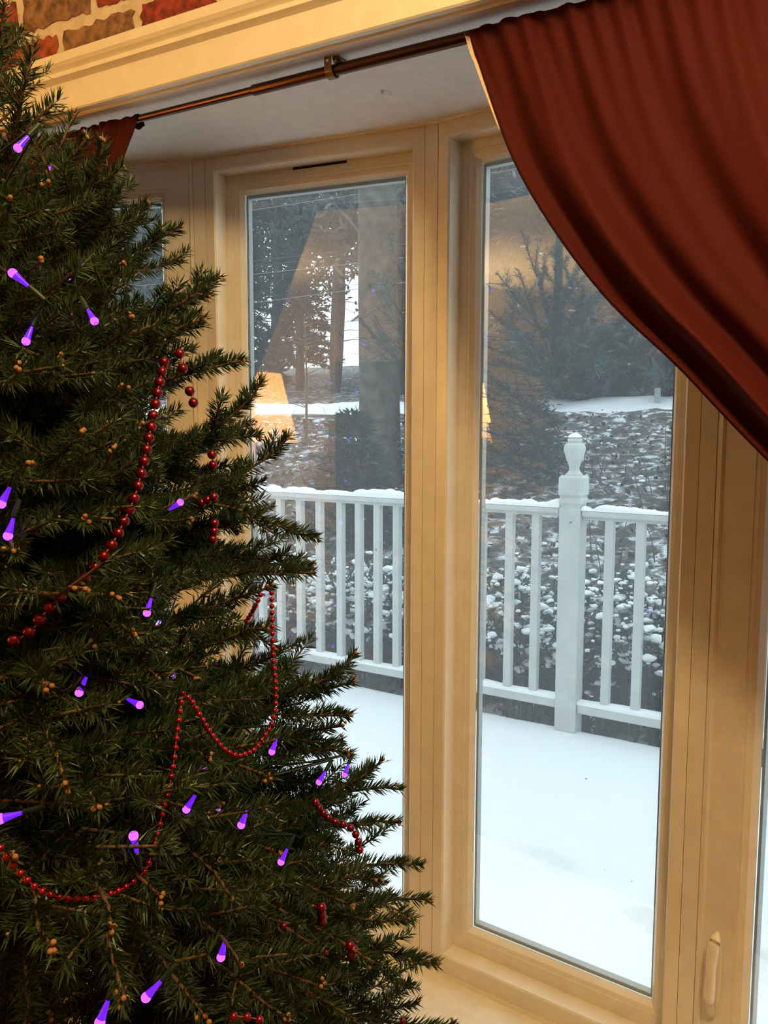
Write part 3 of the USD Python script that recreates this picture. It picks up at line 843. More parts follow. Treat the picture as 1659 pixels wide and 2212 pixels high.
def make_spruce(loc, h, rad, seed, label, group=None, name='spruce', dens=1.0, base=0.08, reps=3, fl=None):
    r = np.random.default_rng(seed)
    fl = fl or rad
    t = thing(name, loc, label, 'tree', group)
    obj('trunk', tube([(0, 0, -0.2), (0, 0, h * 0.5), (0, 0, h)], [0.035 * h * 0.6, 0.02 * h * 0.6, 0.004], 8), M['trunkbark'], t, 40)
    wood, pos, dr, sn = [], [], [], []
    nb = int(95 * dens)
    for k in range(nb):
        f = base + (1 - base) * (k + r.random()) / nb
        z = h * f
        az = k * 2.399 + r.random() * 0.5
        L = rad * (1 - f) ** 0.85 * (0.75 + 0.45 * r.random()) + 0.08 * rad
        o = np.array([math.cos(az), math.sin(az), 0])
        q = np.linspace(0, 1, 5)[:, None]
        c = np.array([0, 0, z]) + o * L * q + np.array([0, 0, 1]) * (0.25 * L * q - 0.30 * L * q ** 2 + 0.5 * L * (f > 0.8) * q)
        wood.append(tube(c, np.linspace(0.012, 0.004, 5) * (h / 4) ** 0.5, 4))
        m = int(14 * L / rad * 2.2) + 6
        ff = 0.18 + 0.82 * r.random(m)
        base_p = np.stack([np.interp(ff, q[:, 0], c[:, d]) for d in range(3)], 1)
        side = np.cross(o, [0, 0, 1.0]) * np.sign(r.random(m) - 0.5)[:, None]
        dd = o * (0.5 + 0.6 * r.random(m))[:, None] + side * (0.9 * (1 - ff) + 0.25)[:, None] + np.array([0, 0, 1]) * r.normal(0.02, 0.28, m)[:, None]
        dd /= np.linalg.norm(dd, axis=1, keepdims=True)
        for rep in range(reps):
            pos.append(base_p + dd * (rep * 0.06 * rad * r.random()))
            d2 = dd + r.normal(size=(m, 3)) * 0.35
            dr.append(d2 / np.linalg.norm(d2, axis=1, keepdims=True))
        if r.random() < 0.08:
            b_ = ball(c[3] + [0, 0, 0.03], 0.035 * rad, ICO1, (1.4, 1.2, 0.35))
            sn.append(b_)
    pos, dr = np.vstack(pos), np.vstack(dr)
    n = len(pos)
    obj('branches', cat_m(wood), M['trunkbark'], t, kind='stuff')
    obj('foliage', cluster(n, pos, dr, fl * (0.10 + 0.14 * r.random(n)), fl * (0.014 + 0.014 * r.random(n)), r), M['spruce'], t, kind='stuff')
    if sn:
        obj('snow_clump', cat_m(sn), M['snow'], t, True, kind='stuff', label='snow lying on the boughs')
    return t


def make_pine(loc, h, seed, label, group=None, crown0=0.35, name='pine_tree', tr=0.16, spread=1.0, dens=1.0, lean=0.0):
    r = np.random.default_rng(seed)
    t = thing(name, loc, label, 'tree', group)
    zz = np.linspace(0, 1, 10)
    wob = np.cumsum(r.normal(size=(10, 2)) * 0.05, 0)
    c = np.column_stack([wob[:, 0] + lean * zz * h, wob[:, 1], zz * h - 0.3])
    obj('trunk', tube(c, tr * (1 - 0.75 * zz) + 0.02, 10), M['trunkbark'], t, 40)
    wood, pos, dr = [], [], []
    nb = int(60 * dens)
    for k in range(nb):
        f = crown0 + (1 - crown0) * (k + r.random()) / nb
        p0 = np.array([np.interp(f, zz, c[:, d]) for d in range(3)])
        az = k * 2.399 + r.random()
        L = spread * (0.9 + 1.3 * r.random()) * (1.25 - f) * 1.6
        o = np.array([math.cos(az), math.sin(az), 0.25 + 0.5 * r.random()])
        q = np.linspace(0, 1, 5)[:, None]
        cc = p0 + o * L * q + np.array([0, 0, -0.2 * L]) * q ** 2 + np.cumsum(r.normal(size=(5, 3)) * 0.06, 0) * (q > 0)
        wood.append(tube(cc, np.linspace(0.035, 0.008, 5), 4))
        m = 34
        ff = 0.25 + 0.75 * r.random(m) ** 0.7
        pos.append(np.stack([np.interp(ff, q[:, 0], cc[:, d]) for d in range(3)], 1) + r.normal(size=(m, 3)) * 0.20)
        d2 = r.normal(size=(m, 3)) + [0, 0, 0.5]
        dr.append(d2 / np.linalg.norm(d2, axis=1, keepdims=True))
    # dead lower limbs
    for k in range(10):
        f = 0.12 + (crown0 - 0.1) * r.random()
        p0 = np.array([np.interp(f, zz, c[:, d]) for d in range(3)])
        az = r.random() * 6.28
        o = np.array([math.cos(az), math.sin(az), 0.1])
        wood.append(tube([p0, p0 + o * 0.6, p0 + o * 1.3 + [0, 0, -0.15]], [0.02, 0.012, 0.005], 4))
    pos, dr = np.vstack(pos), np.vstack(dr)
    n = len(pos)
    obj('branches', cat_m(wood), M['trunkbark'], t, kind='stuff')
    obj('foliage', cluster(n, pos, dr, 0.22 + 0.30 * r.random(n), 0.035 + 0.05 * r.random(n), r), M['pine'], t, kind='stuff')
    return t


def gpos(px, y):
    p = on_y(px, 900, y)
    return np.array([p[0], y, float(ground(np.array([p[0]]), np.array([y]))[0])])


# the near trees
big = thing('tree_trunk', gpos(822, 8.2), 'large dark furrowed tree trunk close behind the railing', 'tree')
zz = np.linspace(0, 1, 40)
an = np.arange(20) / 20 * 2 * np.pi
rr = 0.232 - 0.04 * zz + 0.10 * np.exp(-zz * 22)
P = np.stack([rr[:, None] * (1 + 0.10 * (meshkit.noise(np.stack([np.cos(an)[None] * 3 + 0 * zz[:, None], np.sin(an)[None] * 3 + 0 * zz[:, None], zz[:, None] * 6 + 0 * an[None]], -1), 4) - 0.5)) * np.cos(an)[None] - 0.10 * zz[:, None],
              rr[:, None] * np.sin(an)[None], np.broadcast_to(zz[:, None] * 7.5 - 0.3, (40, 20))], -1)
obj('trunk', grid(np.concatenate([P, P[:, :1]], 1)), M['trunkbark'], big, True)
bw_ = []
r = np.random.default_rng(77)
for k in range(9):
    z = 1.6 + 0.55 * k
    az = r.random() * 6.28
    o = np.array([math.cos(az), math.sin(az), 0.3])
    p0 = np.array([-0.09 * z / 7.5, 0, z])
    bw_.append(tube([p0, p0 + o * 0.7, p0 + o * 1.5 + r.normal(size=3) * 0.2], [0.035, 0.02, 0.006], 5))
obj('branches', cat_m(bw_), M['trunkbark'], big, kind='stuff')

make_spruce(gpos(1215, 19.0), 5.6, 2.2, 21, 'broad dark evergreen beyond the road above the urn topped post', base=0.05, dens=1.8, reps=4, fl=2.0)
make_spruce(gpos(1330, 20.0), 6.0, 2.2, 22, 'tall evergreen beyond the road right of the broad dark evergreen', base=0.05, dens=1.8, reps=4, fl=2.0)
make_spruce(gpos(1450, 19.4), 6.6, 2.2, 27, 'rightmost tall evergreen beyond the road, by the curtain edge', base=0.05, dens=1.8, reps=4, fl=2.0)
make_spruce(gpos(1090, 18.9), 4.6, 1.9, 28, 'leftmost evergreen beyond the road in the right pane', base=0.05, dens=1.6, reps=4, fl=1.9)
make_spruce(gpos(1155, 9.4), 3.0, 1.15, 23, 'loose evergreen with a bare lower trunk on the slope left of the post', base=0.36, dens=1.0, reps=5, fl=0.7)
make_spruce(gpos(1060, 8.4), 1.6, 0.9, 25, 'low dark evergreen on the slope beside the window mullion', base=0.10, dens=1.2, reps=5, fl=0.6)
make_spruce(gpos(760, 6.4), 1.25, 0.55, 24, 'small young evergreen sapling left of the large trunk', name='spruce_sapling')
sap = thing('bare_sapling', gpos(661, 10.8), 'thin bare sapling with snowy twigs in front of the road', 'tree')
sw = [tube([(0, 0, -0.1), (0.02, 0, 0.9), (-0.02, 0, 1.9)], [0.022, 0.016, 0.006], 6)]
for k in range(16):
    z = 0.35 + 1.4 * r.random()
    az = r.random() * 6.28
    L = 0.25 + 0.35 * r.random()
    sw.append(tube([(0, 0, z), (L * 0.6 * math.cos(az), L * 0.6 * math.sin(az), z + 0.08), (L * math.cos(az), L * math.sin(az), z + 0.06)], [0.008, 0.005, 0.002], 4))
obj('branches', cat_m(sw), M['trunkbark'], sap, kind='stuff')

# the forest beyond the road
pp = []
lab_f = ['tall forest tree with a high ragged crown beyond the road', 'dense conifer in the forest beyond the road']
grp_f = ['forest trees with high crowns beyond the road', 'forest conifers beyond the road']
r = np.random.default_rng(91)
spots = []
for k in range(64):
    y = 21 + 22 * (k / 64) ** 0.8 + r.random() * 2
    x = -0.52 * y * 1.0 + r.uniform(-0.62, 0.42) * y
    spots.append((x, y))
count = [0, 0]
src = [[], []]
for k, (x, y) in enumerate(spots):
    kind = 1 if k % 4 == 1 else 0
    pj, _ = project(np.array([[x, y, EYE]]))
    if any(abs(pj[0, 0] - g) < w for g, w in ((615, 14), (703, 14), (560, 8), (590, 6))):
        continue
    z = float(ground(np.array([x]), np.array([y]))[0])
    if len(src[kind]) < (5 if kind == 0 else 3):
        if kind == 0:
            o = make_pine((x, y, z), 11 + 3 * r.random(), 300 + k, lab_f[0], grp_f[0], name='forest_tree', crown0=0.25 + 0.2 * r.random(), tr=0.17, spread=1.25, dens=1.15)
        else:
            o = make_spruce((x, y, z), 7 + 3 * r.random(), 2.1, 300 + k, lab_f[1], grp_f[1], name='forest_conifer', dens=1.2)
        src[kind].append(o)
    else:
        s = src[kind][int(r.integers(0, len(src[kind])))]
        dup(s, s.GetName().split('_0')[0], (x, y, z), r.random() * 360, 0.85 + 0.4 * r.random(), lab_f[kind], 'tree', grp_f[kind])

# overhead lines along the road
for k, (p0, p1, rad, m, lab) in enumerate([((534, 566), (772, 540), 0.026, 'cable', 'upper thick black overhead cable above the road'), ((534, 577), (772, 551), 0.026, 'cable', 'lower thick black overhead cable above the road'),
                                           ((536, 594), (775, 568), 0.007, 'cable_pale', 'highest of the thin pale overhead wires'), ((537, 656), (775, 624), 0.007, 'cable_pale', 'lowest of the thin pale overhead wires'),
                                           ((534, 456), (772, 420), 0.006, 'cable_pale', 'thin pale overhead wire high above the thick cables')]):
    a, b = on_y(*p0, 18.6), on_y(*p1, 18.6)
    t_ = np.linspace(-2.2, 4.6, 30)[:, None]
    line = a + (b - a) * t_
    line[:, 2] += 0.012 * ((t_[:, 0] - 0.5) ** 2)
    obj('overhead_wire', tube(line, rad, 6), M[m], None, True, label=lab, cat='power line')
mk = gpos(1419, 17.6)
obj('road_marker', box(mk[0] - 0.06, mk[0] + 0.06, 17.55, 17.6, mk[2] - 0.1, mk[2] + 0.30, 0.01), M['post'], None, label='small grey marker post on the snow bank beyond the road', cat='marker post')
# ------------------------------------------------------------------ the fir
TREE = np.array([-0.92, 0.63])
tree = thing('christmas_tree', (0, 0, 0), 'dark green fir Christmas tree with bead garlands and violet lights', 'Christmas tree')


def cone_r(z):
    """Radius of the crown at the world height z."""
    h = z - EYE
    return np.clip(0.365 - 0.345 * h, 0.05, 0.74) * np.clip((0.66 - h) / 0.30, 0.12, 1) ** 0.6


def front_depth(px, py):
    """Level-view depth at which a pixel's ray enters the crown (or comes nearest to it)."""
    d = ray(px, py)
    k = np.linspace(0.3, 1.4, 600)
    P = CAM + d[None] * k[:, None]
    g = np.linalg.norm(P[:, :2] - TREE, axis=1) - cone_r(P[:, 2])
    hit = np.nonzero(g < 0)[0]
    return float(k[hit[0]]) if len(hit) else float(k[np.argmin(g)])


trunk_z = np.linspace(0.08, EYE + 0.60, 14)
obj('trunk', tube(np.column_stack([np.full(14, TREE[0]), np.full(14, TREE[1]), trunk_z]), np.linspace(0.05, 0.008, 14), 10), M['bark'], tree, 40)
std = obj('tree_stand', lathe([(0, 0.002), (0.20, 0.002), (0.20, 0.02), (0.075, 0.05), (0.075, 0.17), (0.066, 0.17), (0.066, 0.06), (0, 0.06)], 28, *TREE), M['wire'], tree, 40)
RT = np.random.default_rng(2024)


def sweep_needles(P, T, r, dens, ln, up_bias=0.35, taper=True):
    """Needles along the polyline P with tangents T: returns bases, directions, lengths."""
    seg = np.linalg.norm(np.diff(P, axis=0), axis=1)
    s = np.concatenate([[0], np.cumsum(seg)])
    n = max(4, int(s[-1] * dens))
    q = np.sort(r.random(n)) * s[-1]
    B = np.stack([np.interp(q, s, P[:, d]) for d in range(3)], 1)
    t = np.stack([np.interp(q, s, T[:, d]) for d in range(3)], 1)
    t /= np.linalg.norm(t, axis=1, keepdims=True) + 1e-9
    side = np.cross(t, [0, 0, 1.0])
    side /= np.linalg.norm(side, axis=1, keepdims=True) + 1e-6
    up = np.cross(side, t)
    # most needles stand out to the sides and upwards, fewer below
    ang = r.random(n) * 2 * np.pi
    low = (np.sin(ang) < -0.2) & (r.random(n) < up_bias)
    ang = np.where(low, -ang, ang)
    rad = np.cos(ang)[:, None] * side + np.sin(ang)[:, None] * up
    f = q / s[-1]
    lean = np.interp(f, [0, 0.85, 1.0], [0.60, 0.66, 1.2]) * (0.88 + 0.24 * r.random(n))
    d = rad + t * lean[:, None] + r.normal(size=(n, 3)) * 0.05
    d /= np.linalg.norm(d, axis=1, keepdims=True)
    L = ln * (0.78 + 0.38 * r.random(n)) * (np.interp(f, [0, 0.1, 0.9, 1], [0.75, 1, 1, 0.8]) if taper else 1.0)
    return B, d, L


def needle_mesh(B, d, L, w, r):
    """Slim three-sided blades with a slight bow."""
    n = len(B)
    a = np.cross(d, r.normal(size=(n, 3)))
    a /= np.linalg.norm(a, axis=1, keepdims=True) + 1e-9
    b = np.cross(d, a)
    tip = B + d * L[:, None] + b * (L * 0.08)[:, None]
    mid = B + d * (L * 0.40)[:, None]
    v = np.stack([B - d * 0.0004, mid + a * w, mid - a * w, mid + b * (w * 0.7), tip], 1).reshape(-1, 3)
    k = np.arange(n)[:, None] * 5
    # lower half joins the base to the widest section, upper half runs to the tip
    f = np.vstack([k + [0, 1, 2], k + [1, 3, 4], k + [3, 2, 4]])
    return v, f


TRI = [0, 0]


def bezier(p0, p1, p2, n):
    t = np.linspace(0, 1, n)[:, None]
    return (1 - t) ** 2 * p0 + 2 * t * (1 - t) * p1 + t ** 2 * p2


def tangents(P):
    T = np.gradient(P, axis=0)
    return T / (np.linalg.norm(T, axis=1, keepdims=True) + 1e-12)


def fir_branch(base, tip, bow, seed, dens=950, ln=0.0172, fullness=1.0, bare=0.30, buds=True, wid=0.00100):
    r = np.random.default_rng(seed)
    base, tip = np.asarray(base, float), np.asarray(tip, float)
    L = np.linalg.norm(tip - base)
    P = bezier(base, (base + tip) / 2 + np.array([0, 0, bow * L]), tip, 22)
    P[1:-1] += np.cumsum(r.normal(size=(20, 3)) * 0.0010, 0)
    T = tangents(P)
    wood = [tube(P, np.interp(np.linspace(0, 1, 22), [0, 0.6, 1], [0.0042 * (0.5 + L), 0.0021, 0.0014]), 6)]
    keep = np.linspace(0, 1, 22) > bare
    B, d, ll = [], [], []
    for x, y in ((P[keep], T[keep]),):
        o = sweep_needles(x, y, r, dens * 1.05, ln)
        B.append(o[0]); d.append(o[1]); ll.append(o[2])
    tips = [(P[-1], T[-1])]
    f = bare * 0.9
    sgn = 1 if r.random() < 0.5 else -1
    while f < 0.93:
        i = f * 21
        j = int(i)
        p = P[j] + (P[min(j + 1, 21)] - P[j]) * (i - j)
        t = T[j]
        side = np.cross(t, [0, 0, 1.0])
        side /= np.linalg.norm(side) + 1e-9
        up = np.cross(side, t)
        remain = (1 - f) * L
        l = float(np.clip(0.50 * remain + 0.015, 0.03, 0.150) * (0.75 + 0.45 * r.random()))
        dirn = t * 0.75 + sgn * side * (0.62 + 0.2 * r.random()) + up * r.normal(0.08, 0.20)
        dirn /= np.linalg.norm(dirn)
        end = p + dirn * l + t * l * 0.12
        Q = bezier(p, p + dirn * l * 0.55, end + np.array([0, 0, 0.06 * l]), 8)
        TQ = tangents(Q)
        wood.append(tube(Q[::2], np.linspace(0.0018, 0.0012, 4), 4, False))
        o = sweep_needles(Q, TQ, r, dens, ln * 0.95)
        B.append(o[0]); d.append(o[1]); ll.append(o[2])
        tips.append((Q[-1], TQ[-1]))
        if l > 0.105:                          # second order sprays
            for s2 in (-1, 1):
                k = 3 + int(r.integers(0, 2))
                s_ = np.cross(TQ[k], up)
                dd = TQ[k] * 0.8 + s2 * s_ * 0.65
                dd /= np.linalg.norm(dd)
                l2 = l * (0.35 + 0.15 * r.random())
                Q2 = np.stack([Q[k], Q[k] + dd * l2 * 0.5, Q[k] + dd * l2 + TQ[k] * 0.06 * l2])
                wood.append(tube(Q2, [0.0014, 0.0012, 0.001], 3, False))
                o = sweep_needles(Q2, tangents(Q2), r, dens, ln * 0.9)
                B.append(o[0]); d.append(o[1]); ll.append(o[2])
        sgn = -sgn
        f += (0.023 + 0.013 * r.random()) / (L * fullness)
    B, d, ll = np.vstack(B), np.vstack(d), np.concatenate(ll)
    if CLEAR is not None:                      # needles lie behind the beads and bulbs that rest on them
        drop = np.zeros(len(B), bool)
        for f_ in (0.3, 0.65, 1.0):
            pj, dz = project(B + d * ll[:, None] * f_)
            dist, j = CLEAR[0].query(pj)
            drop |= (dist < CLEAR[2][j]) & (dz < CLEAR[1][j] + 0.004)
        B, d, ll = B[~drop], d[~drop], ll[~drop]
    nm = needle_mesh(B, d, ll, wid, r)
    wm = cat_m(wood)
    TRI[0] += len(nm[1]); TRI[1] += len(wm[1])
    br = obj('branch', wm, M['bark'], tree, True)
    obj('needles', nm, M['needles'], str(br.GetPath()), kind='stuff')
    if buds:
        bm = []
        for p, t in tips[:1] + [x for x in tips[1:] if r.random() < 0.25]:
            main = p is tips[0][0]
            for k in range(3 if main else 1):
                o = r.normal(size=3) * 0.0016 * (k > 0)
                s_ = 0.0019 if main else 0.0012
                bm.append((np.array((ICO1 if main else ICO0).vertices) * s_ + p + t * (0.002 - 0.0012 * k) + o * 1.6, np.array((ICO1 if main else ICO0).faces)))
        obj('bud', cat_m(bm), M['bud'], str(br.GetPath()), True, kind='stuff', label='orange brown buds at the twig ends')
    return br


# the crown's outline in the picture
sil_y = np.array([-300, 90, 300, 440, 600, 780, 940, 1160, 1240, 1412, 1640, 1776, 1868, 1942, 2082, 2215, 2500])
sil_x = np.array([40, 70, 215, 300, 455, 500, 590, 620, 640, 720, 790, 840, 890, 905, 915, 955, 1000])

# ------------------------------------------------------------------ bead garlands
from scipy.interpolate import PchipInterpolator
from scipy.spatial import cKDTree
CLEAR_PTS = []


def fair(P, step=0.002):
    s = np.concatenate([[0], np.cumsum(np.linalg.norm(np.diff(P, axis=0), axis=1))])
    q = np.linspace(0, s[-1], max(12, int(s[-1] / step)))
    return np.stack([PchipInterpolator(s, P[:, d])(q) for d in range(3)], 1)


def garland(name, label, runs, rad, m, pull):
    """runs: lists of (px, py[, depth]) with a bead spacing; beads rest on the crown's front."""
    g = thing(name, (0, 0, 0), label, 'bead garland')
    for pts_, gap in runs:
        P = np.array([at(q[0], q[1], (q[2] if len(q) > 2 else front_depth(q[0], q[1])) - pull) for q in pts_])
        C = fair(P)
        s2 = np.concatenate([[0], np.cumsum(np.linalg.norm(np.diff(C, axis=0), axis=1))])
        obj('thread', tube(C, rad * 0.16, 5), M['thread'], g, True)
        nb = max(2, int(round(s2[-1] / gap)) + 1)
        for u in np.linspace(0, s2[-1], nb):
            c = np.array([np.interp(u, s2, C[:, d]) for d in range(3)])
            obj('bead', ball(c, rad, ICO2), m, g, True)
            CLEAR_PTS.append((c, rad * 1.1))
    return g


K = 3.95
g1 = [(x / K, 600 + y / K) for x, y in [(1400, 720), (1350, 950), (1305, 1190), (1257, 1432), (1205, 1670), (1137, 1900), (1040, 2115)]] + [(x / K, 1100 + y / K) for x, y in [(982, 255), (918, 352), (778, 532), (595, 690), (478, 780), (370, 902), (262, 1040), (120, 1120)]]
garland('bead_garland', 'large dark red bead garland sloping down across the upper left of the fir', [(g1, 0.0118)], 0.0048, M['bead'], 0.030)
garland('bead_garland', 'short string of two large red beads hanging above the top end of the upper garland', [([(388, 764, .80), (395, 796, .80)], 0.0138)], 0.0046, M['bead'], 0.03)
garland('bead_garland', 'short string of large red beads hanging low beside the window frame, crossing the silhouette', [([(410, 845, .84), (418, 870, .84)], 0.0130), ([(458, 982, .88), (460, 1005, .88)], 0.0125), ([(436, 1086, .88), (462, 1074, .86)], 0.013), ([(463, 1130, .87), (462, 1150, .87), (460, 1165, .87)], 0.0085)], 0.0048, M['bead'], 0.03)
K = 3.687
g2 = [(0, 1832, .50), (40, 1882, .505), (90, 1925, .515), (150, 1941, .53), (215, 1936, .55), (270, 1917, .57), (310, 1885, .59), (335, 1820, .61), (355, 1740, .63), (366, 1700, .64), (376, 1640, .65), (384, 1570, .665), (395, 1498, .68)]
g3 = [(395, 1498, .68), (412, 1512, .685), (432, 1545, .69), (460, 1590, .70), (490, 1622, .71), (518, 1632, .72), (545, 1622, .735), (570, 1592, .75), (590, 1555, .765), (596, 1500, .775), (590, 1410, .785), (588, 1340, .79), (587, 1281, .80)]
g4 = [(563, 1285, .80), (556, 1300, .80), (546, 1320, .81), (532, 1342, .82)]
garland('bead_garland', 'bright red small bead garland looping through the middle and lower left of the fir', [(g2, 0.0072), (g3, 0.0064), (g4, 0.0064)], 0.00245, M['bead_small'], 0.02)
g5 = [(681, 1733, .84), (695, 1752, .845), (710, 1767, .85), (725, 1776, .85), (742, 1781, .85), (757, 1788, .85), (771, 1808, .85), (777, 1836, .85)]
garland('bead_garland', 'dark red bead garland at the right edge of the fir against the snow', [(g5, 0.0088)], 0.0040, M['bead'], 0.03)
g6 = [([(694, 1960, .76), (695, 1990, .77)], 0.0125), ([(756, 2042, .78), (763, 2050, .78), (760, 2060, .78)], 0.006)]
garland('bead_garland', 'few dark red beads half hidden in the lower right boughs', g6, 0.0046, M['bead'], 0.03)
g7 = [([(504, 2196, .56), (532, 2197, .565), (560, 2203, .57)], 0.0088), ([(613, 2000, .72), (703, 2058, .76)], 0.06), ([(870, 2205, .85), (868, 2215, .85)], 0.008)]
garland('bead_garland', 'small red beads peeping out along the bottom of the fir', g7, 0.0030, M['bead'], 0.03)

# ------------------------------------------------------------------ violet string lights
lights = thing('string_lights', (0, 0, 0), 'string of violet mini lights wound around the fir tree', 'string lights')
blist = [((40, 318), .70, (0.5, 0.8)), ((30, 592), .62, (0.75, -0.65)), ((203, 692), .70, (-0.4, 0.6)), ((388, 1086), .80, (-0.8, -0.5)), ((18, 1155), .60, (0.2, 1)), ((4, 1086), .60, (0.3, .8)),
         ((318, 1322), .72, (0.2, 0.9)), ((172, 1494), .66, (.3, .8)), ((300, 1522), .70, (-0.8, 0.3)), ((588, 1622), .82, (0.3, 0.9)), ((690, 1688), .88, (0.5, 0.8)), ((404, 1746), .68, (0.5, .8)),
         ((4, 1768), .52, (0.9, 0.2)), ((289, 1808), .56, (0.1, -0.95)), ((522, 1780), .70, (0.35, 0.9)), ((608, 1860), .78, (.4, .8)), ((318, 2152), .53, (0.6, 0.6)), ((217, 2205), .50, (0.3, 0.9)),
         ((478, 2065), .62, (.2, .9)), ((57, 735), .68, (.2, .8)), ((745, 1672), .99, (.3, .8))]
bp = []
for (px, dep, (sx, sy)) in blist:
    p = at(*px, dep)
    ax = CX * sx + CUP * sy + FWD * 0.25
    bp.append((p, ax / np.linalg.norm(ax)))
# the far side of the tree, which the panes mirror
for k in range(34):
    f = (k + 0.5) / 34
    zt = EYE + 0.46 - 1.25 * f ** 0.8
    az = math.atan2(1, 0.25) + (k * 2.39996 % (1.15 * math.pi)) - 0.55 * math.pi
    o = np.array([math.cos(az), math.sin(az)])
    p = np.array([*(TREE + o * float(cone_r(np.array(zt))) * 0.86), zt])
    pj, _ = project(p)
    if pj[0, 0] > np.interp(pj[0, 1], sil_y, sil_x) - 110:
        continue
    if p[1] > 1.2:
        p[1] = 1.2
    bp.append((p, np.array([o[0] * .6, o[1] * .6, .6]) / np.linalg.norm([.6, .6, 0.6])))
bulb_prof = [(0, -0.001), (0.0012, -0.001), (0.0013, 0.002), (0.0020, 0.0075), (0.0028, 0.0125), (0.0031, 0.0150), (0.0027, 0.0172), (0.0015, 0.0186), (0, 0.0189)]
sock_prof = [(0, -0.0125), (0.0019, -0.0125), (0.0023, -0.006), (0.0022, 0.0012), (0.0014, 0.0020), (0, 0.0020)]
bp = [(p + ax * 0.0145, -ax) for p, ax in bp]   # the wide, bright end is the tip; the narrow end sits in the socket


def turned(m, p, ax):
    a = np.cross(ax, [0.3, 0.9, 0.1])
    a /= np.linalg.norm(a)
    b = np.cross(ax, a)
    v = m[0]
    return p + v[:, :1] * a + v[:, 1:2] * b + v[:, 2:] * ax, m[1]


BM, SM = lathe(bulb_prof, 14), lathe(sock_prof, 10)
for p, ax in bp:
    b_ = obj('bulb', turned(BM, p, ax), M['bulb'], lights, True)
    obj('glow_core', ball(p + ax * 0.0154, 0.0035, ICO2), M['core'], str(b_.GetPath()), True)
    obj('socket', turned(SM, p, ax), M['wire'], str(b_.GetPath()), 40)
order = sorted(range(len(bp)), key=lambda i: -bp[i][0][2])
wp = []
for i in order:
    p, ax = bp[i]
    q = p - ax * 0.012
    wp.append(q)
    wp.append(np.array([*(TREE + (q[:2] - TREE) * 0.55), q[2] - 0.02]))
wp = np.array(wp)
s = np.arange(len(wp))
qq = np.linspace(0, len(wp) - 1, len(wp) * 8)
obj('wire', tube(np.stack([PchipInterpolator(s, wp[:, d])(qq) for d in range(3)], 1), 0.0011, 5), M['wire'], lights, True)

for p, ax in bp:
    CLEAR_PTS.append((p + ax * 0.015, 0.006))
    CLEAR_PTS.append((p + ax * 0.006, 0.004))
_cp = np.array([c for c, _ in CLEAR_PTS])
_pj, _dz = project(_cp)
CLEAR = (cKDTree(_pj), _dz, np.array([q for _, q in CLEAR_PTS]) / _dz * FPX)

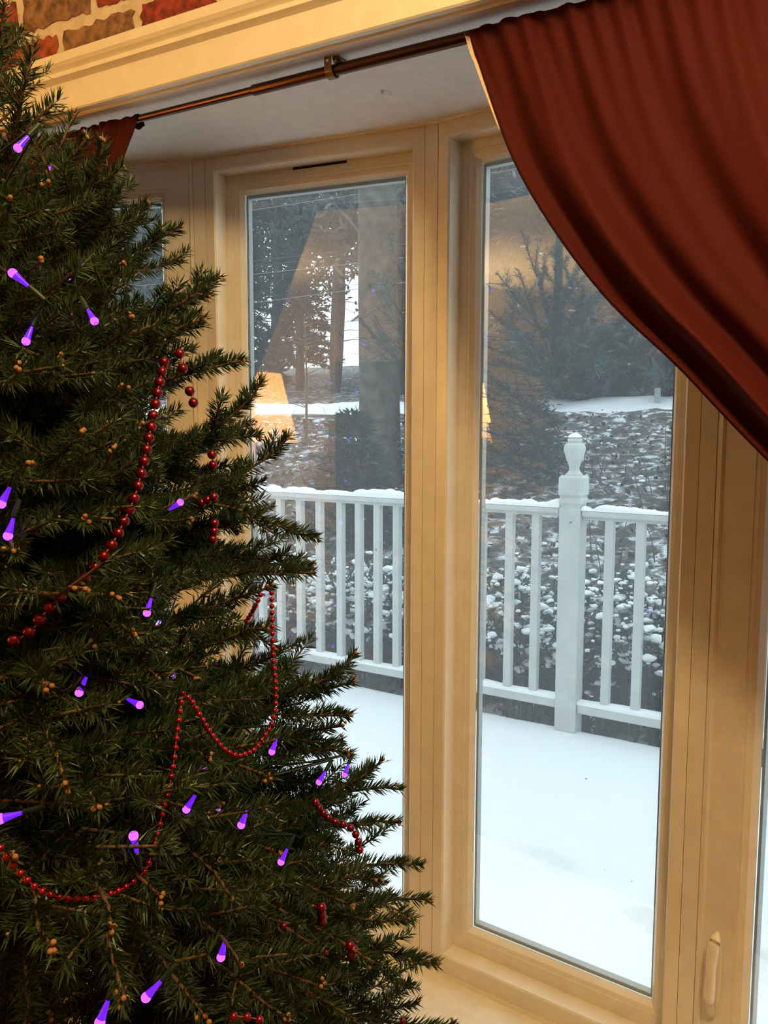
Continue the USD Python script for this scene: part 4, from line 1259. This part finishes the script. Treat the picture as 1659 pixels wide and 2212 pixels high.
# boughs whose tips are read off the photograph: (tip px, tip depth, rise from the trunk, upward bow)
AXD = float((np.array([*TREE, 0]) @ FWDH))
named = [((75, 92), .80, .20, -.10), ((222, 306), .80, .26, .02), ((186, 300), .79, .27, .02), ((318, 440), .92, .16, .04), ((388, 492), .98, .16, .05),
         ((472, 600), .98, .20, -.02), ((450, 640), .93, .14, -.02), ((440, 690), .90, .16, .0), ((524, 780), .97, .10, .02), ((566, 822), .95, .26, -.06),
         ((560, 942), .97, .06, .02), ((624, 942), .94, .20, -.06), ((530, 1055), .98, -.02, .06), ((682, 1160), .93, -.03, .14), ((512, 1150), 1.00, .04, .02),
         ((605, 1205), .99, .02, .08), ((676, 1238), .95, .05, .05), ((672, 1222), 1.02, .03, .05), ((576, 1358), .84, .16, -.02), ((596, 1402), .97, .02, .05),
         ((766, 1412), .92, .22, -.04), ((762, 1472), .96, .10, .0), ((650, 1480), 1.02, .06, .02), ((752, 1545), .90, .06, .06), ((736, 1600), .99, .05, .05),
         ((756, 1628), .94, .07, .06), ((826, 1642), .95, .26, -.05), ((866, 1705), .99, .10, .02), ((862, 1776), .97, .09, .03), ((700, 1668), 1.03, .04, .05),
         ((908, 1868), .95, .10, .05), ((926, 1942), .97, .08, .06), ((880, 1985), .90, .03, .08), ((944, 2082), .94, .00, .08), ((858, 2120), .90, -.02, .08),
         ((900, 2168), .98, .06, .02), ((978, 2215), .93, .04, .05), ((896, 2260), .90, .03, .06), ((1010, 2330), .95, .04, .06), ((960, 2420), .90, .02, .06),
         # boughs reaching towards the camera
         ((88, 565), .62, .10, -.12), ((286, 686), .70, .10, -.04), ((266, 568), .74, .14, .0), ((180, 930), .60, .12, -.05), ((244, 970), .63, .14, -.08),
         ((300, 915), .68, .10, -.02), ((182, 1272), .56, .11, -.02), ((130, 765), .64, .06, .02), ((276, 838), .70, .08, .0), ((205, 1395), .62, .10, .0),
         ((340, 1462), .68, .05, .03), ((452, 1640), .66, .10, .0), ((214, 1742), .52, .08, .0), ((582, 1680), .68, .02, .02), ((480, 1735), .72, .10, .02),
         ((498, 1938), .60, .00, .07), ((240, 2010), .47, .02, .04), ((115, 2050), .46, .02, .06), ((410, 1120), .78, .03, .04), ((250, 1290), .60, .02, .06),
         ((290, 1370), .64, -.02, .06), ((385, 1555), .72, .04, .02), ((520, 2082), .58, .03, .02), ((145, 1705), .50, .01, .08), ((60, 1610), .53, .02, .06),
         ((345, 1935), .54, .02, .06), ((265, 2150), .48, -.08, .10), ((800, 2075), .74, -.04, .10), ((755, 1955), .78, .02, .08), ((690, 2130), .66, .08, .0),
         ((820, 1900), .84, .10, .03), ((400, 1765), .66, .02, .05), ((180, 1120), .60, .04, .04), ((40, 800), .58, .02, .06), ((20, 430), .66, .05, .04),
         ((105, 395), .72, .14, .0), ((60, 1000), .56, .08, .0), ((30, 1190), .55, .04, .05), ((110, 1480), .54, .06, .02), ((600, 1840), .72, .05, .06),
         ((640, 2000), .70, .02, .08), ((30, 1850), .48, .03, .05), ((440, 2190), .52, .02, .06), ((620, 2200), .60, .04, .05), ((760, 2200), .70, .02, .06),
         ((70, 2120), .62, .04, .04), ((20, 2030), .66, .03, .05), ((110, 2200), .58, .06, .02), ((180, 2080), .70, .03, .05), ((40, 2250), .50, .05, .03), ((10, 2130), .78, .02, .05), ((250, 2230), .66, .05, .03), ((340, 2120), .72, .03, .05)]
kb = 0
for (px, dep, rise, bow_) in named:
    tip = at(*px, dep)
    zb = min(tip[2] - rise, EYE + 0.52)
    fir_branch((TREE[0], TREE[1], zb), tip, bow_, 5000 + kb, dens=1900, bare=0.22, fullness=0.85)
    kb += 1
# the rest of the crown, all the way round
n_fill = 128
for k in range(n_fill):
    f = (k + 0.5) / n_fill
    zt = EYE + 0.60 - 1.72 * f ** 0.72
    az = k * 2.39996 + 0.4 * RT.random()
    rr = float(cone_r(np.array(zt))) * (0.80 + 0.18 * RT.random())
    o = np.array([math.cos(az), math.sin(az)])
    to_cam = -TREE / np.linalg.norm(TREE)
    tip = np.array([*(TREE + o * rr), zt])
    for _ in range(30):                        # stay inside the outline, off the wall and the glass
        pj, dz = project(tip)
        over = pj[0, 0] > np.interp(pj[0, 1], sil_y, sil_x) - 12
        if (over and dz[0] > 0.2) or tip[1] > 1.17 or (tip[1] > 0.97 and (tip[0] < -1.55 or zt < ZB + 0.09 or zt > ZS - 0.1)) or dz[0] < 0.40:
            rr *= 0.95
            tip[:2] = TREE + o * rr
        else:
            break
    if rr < 0.07:
        continue
    rise = 0.05 + 0.16 * RT.random() + (0.10 if zt > EYE + 0.25 else 0)
    away = o @ to_cam < -0.25
    fir_branch((TREE[0], TREE[1], max(0.35, min(zt - rise, EYE + 0.56))), tip, 0.03 * RT.normal(), 9000 + k, dens=1300 if not away else 380, bare=0.18, fullness=0.80 if not away else 0.5, buds=not away)
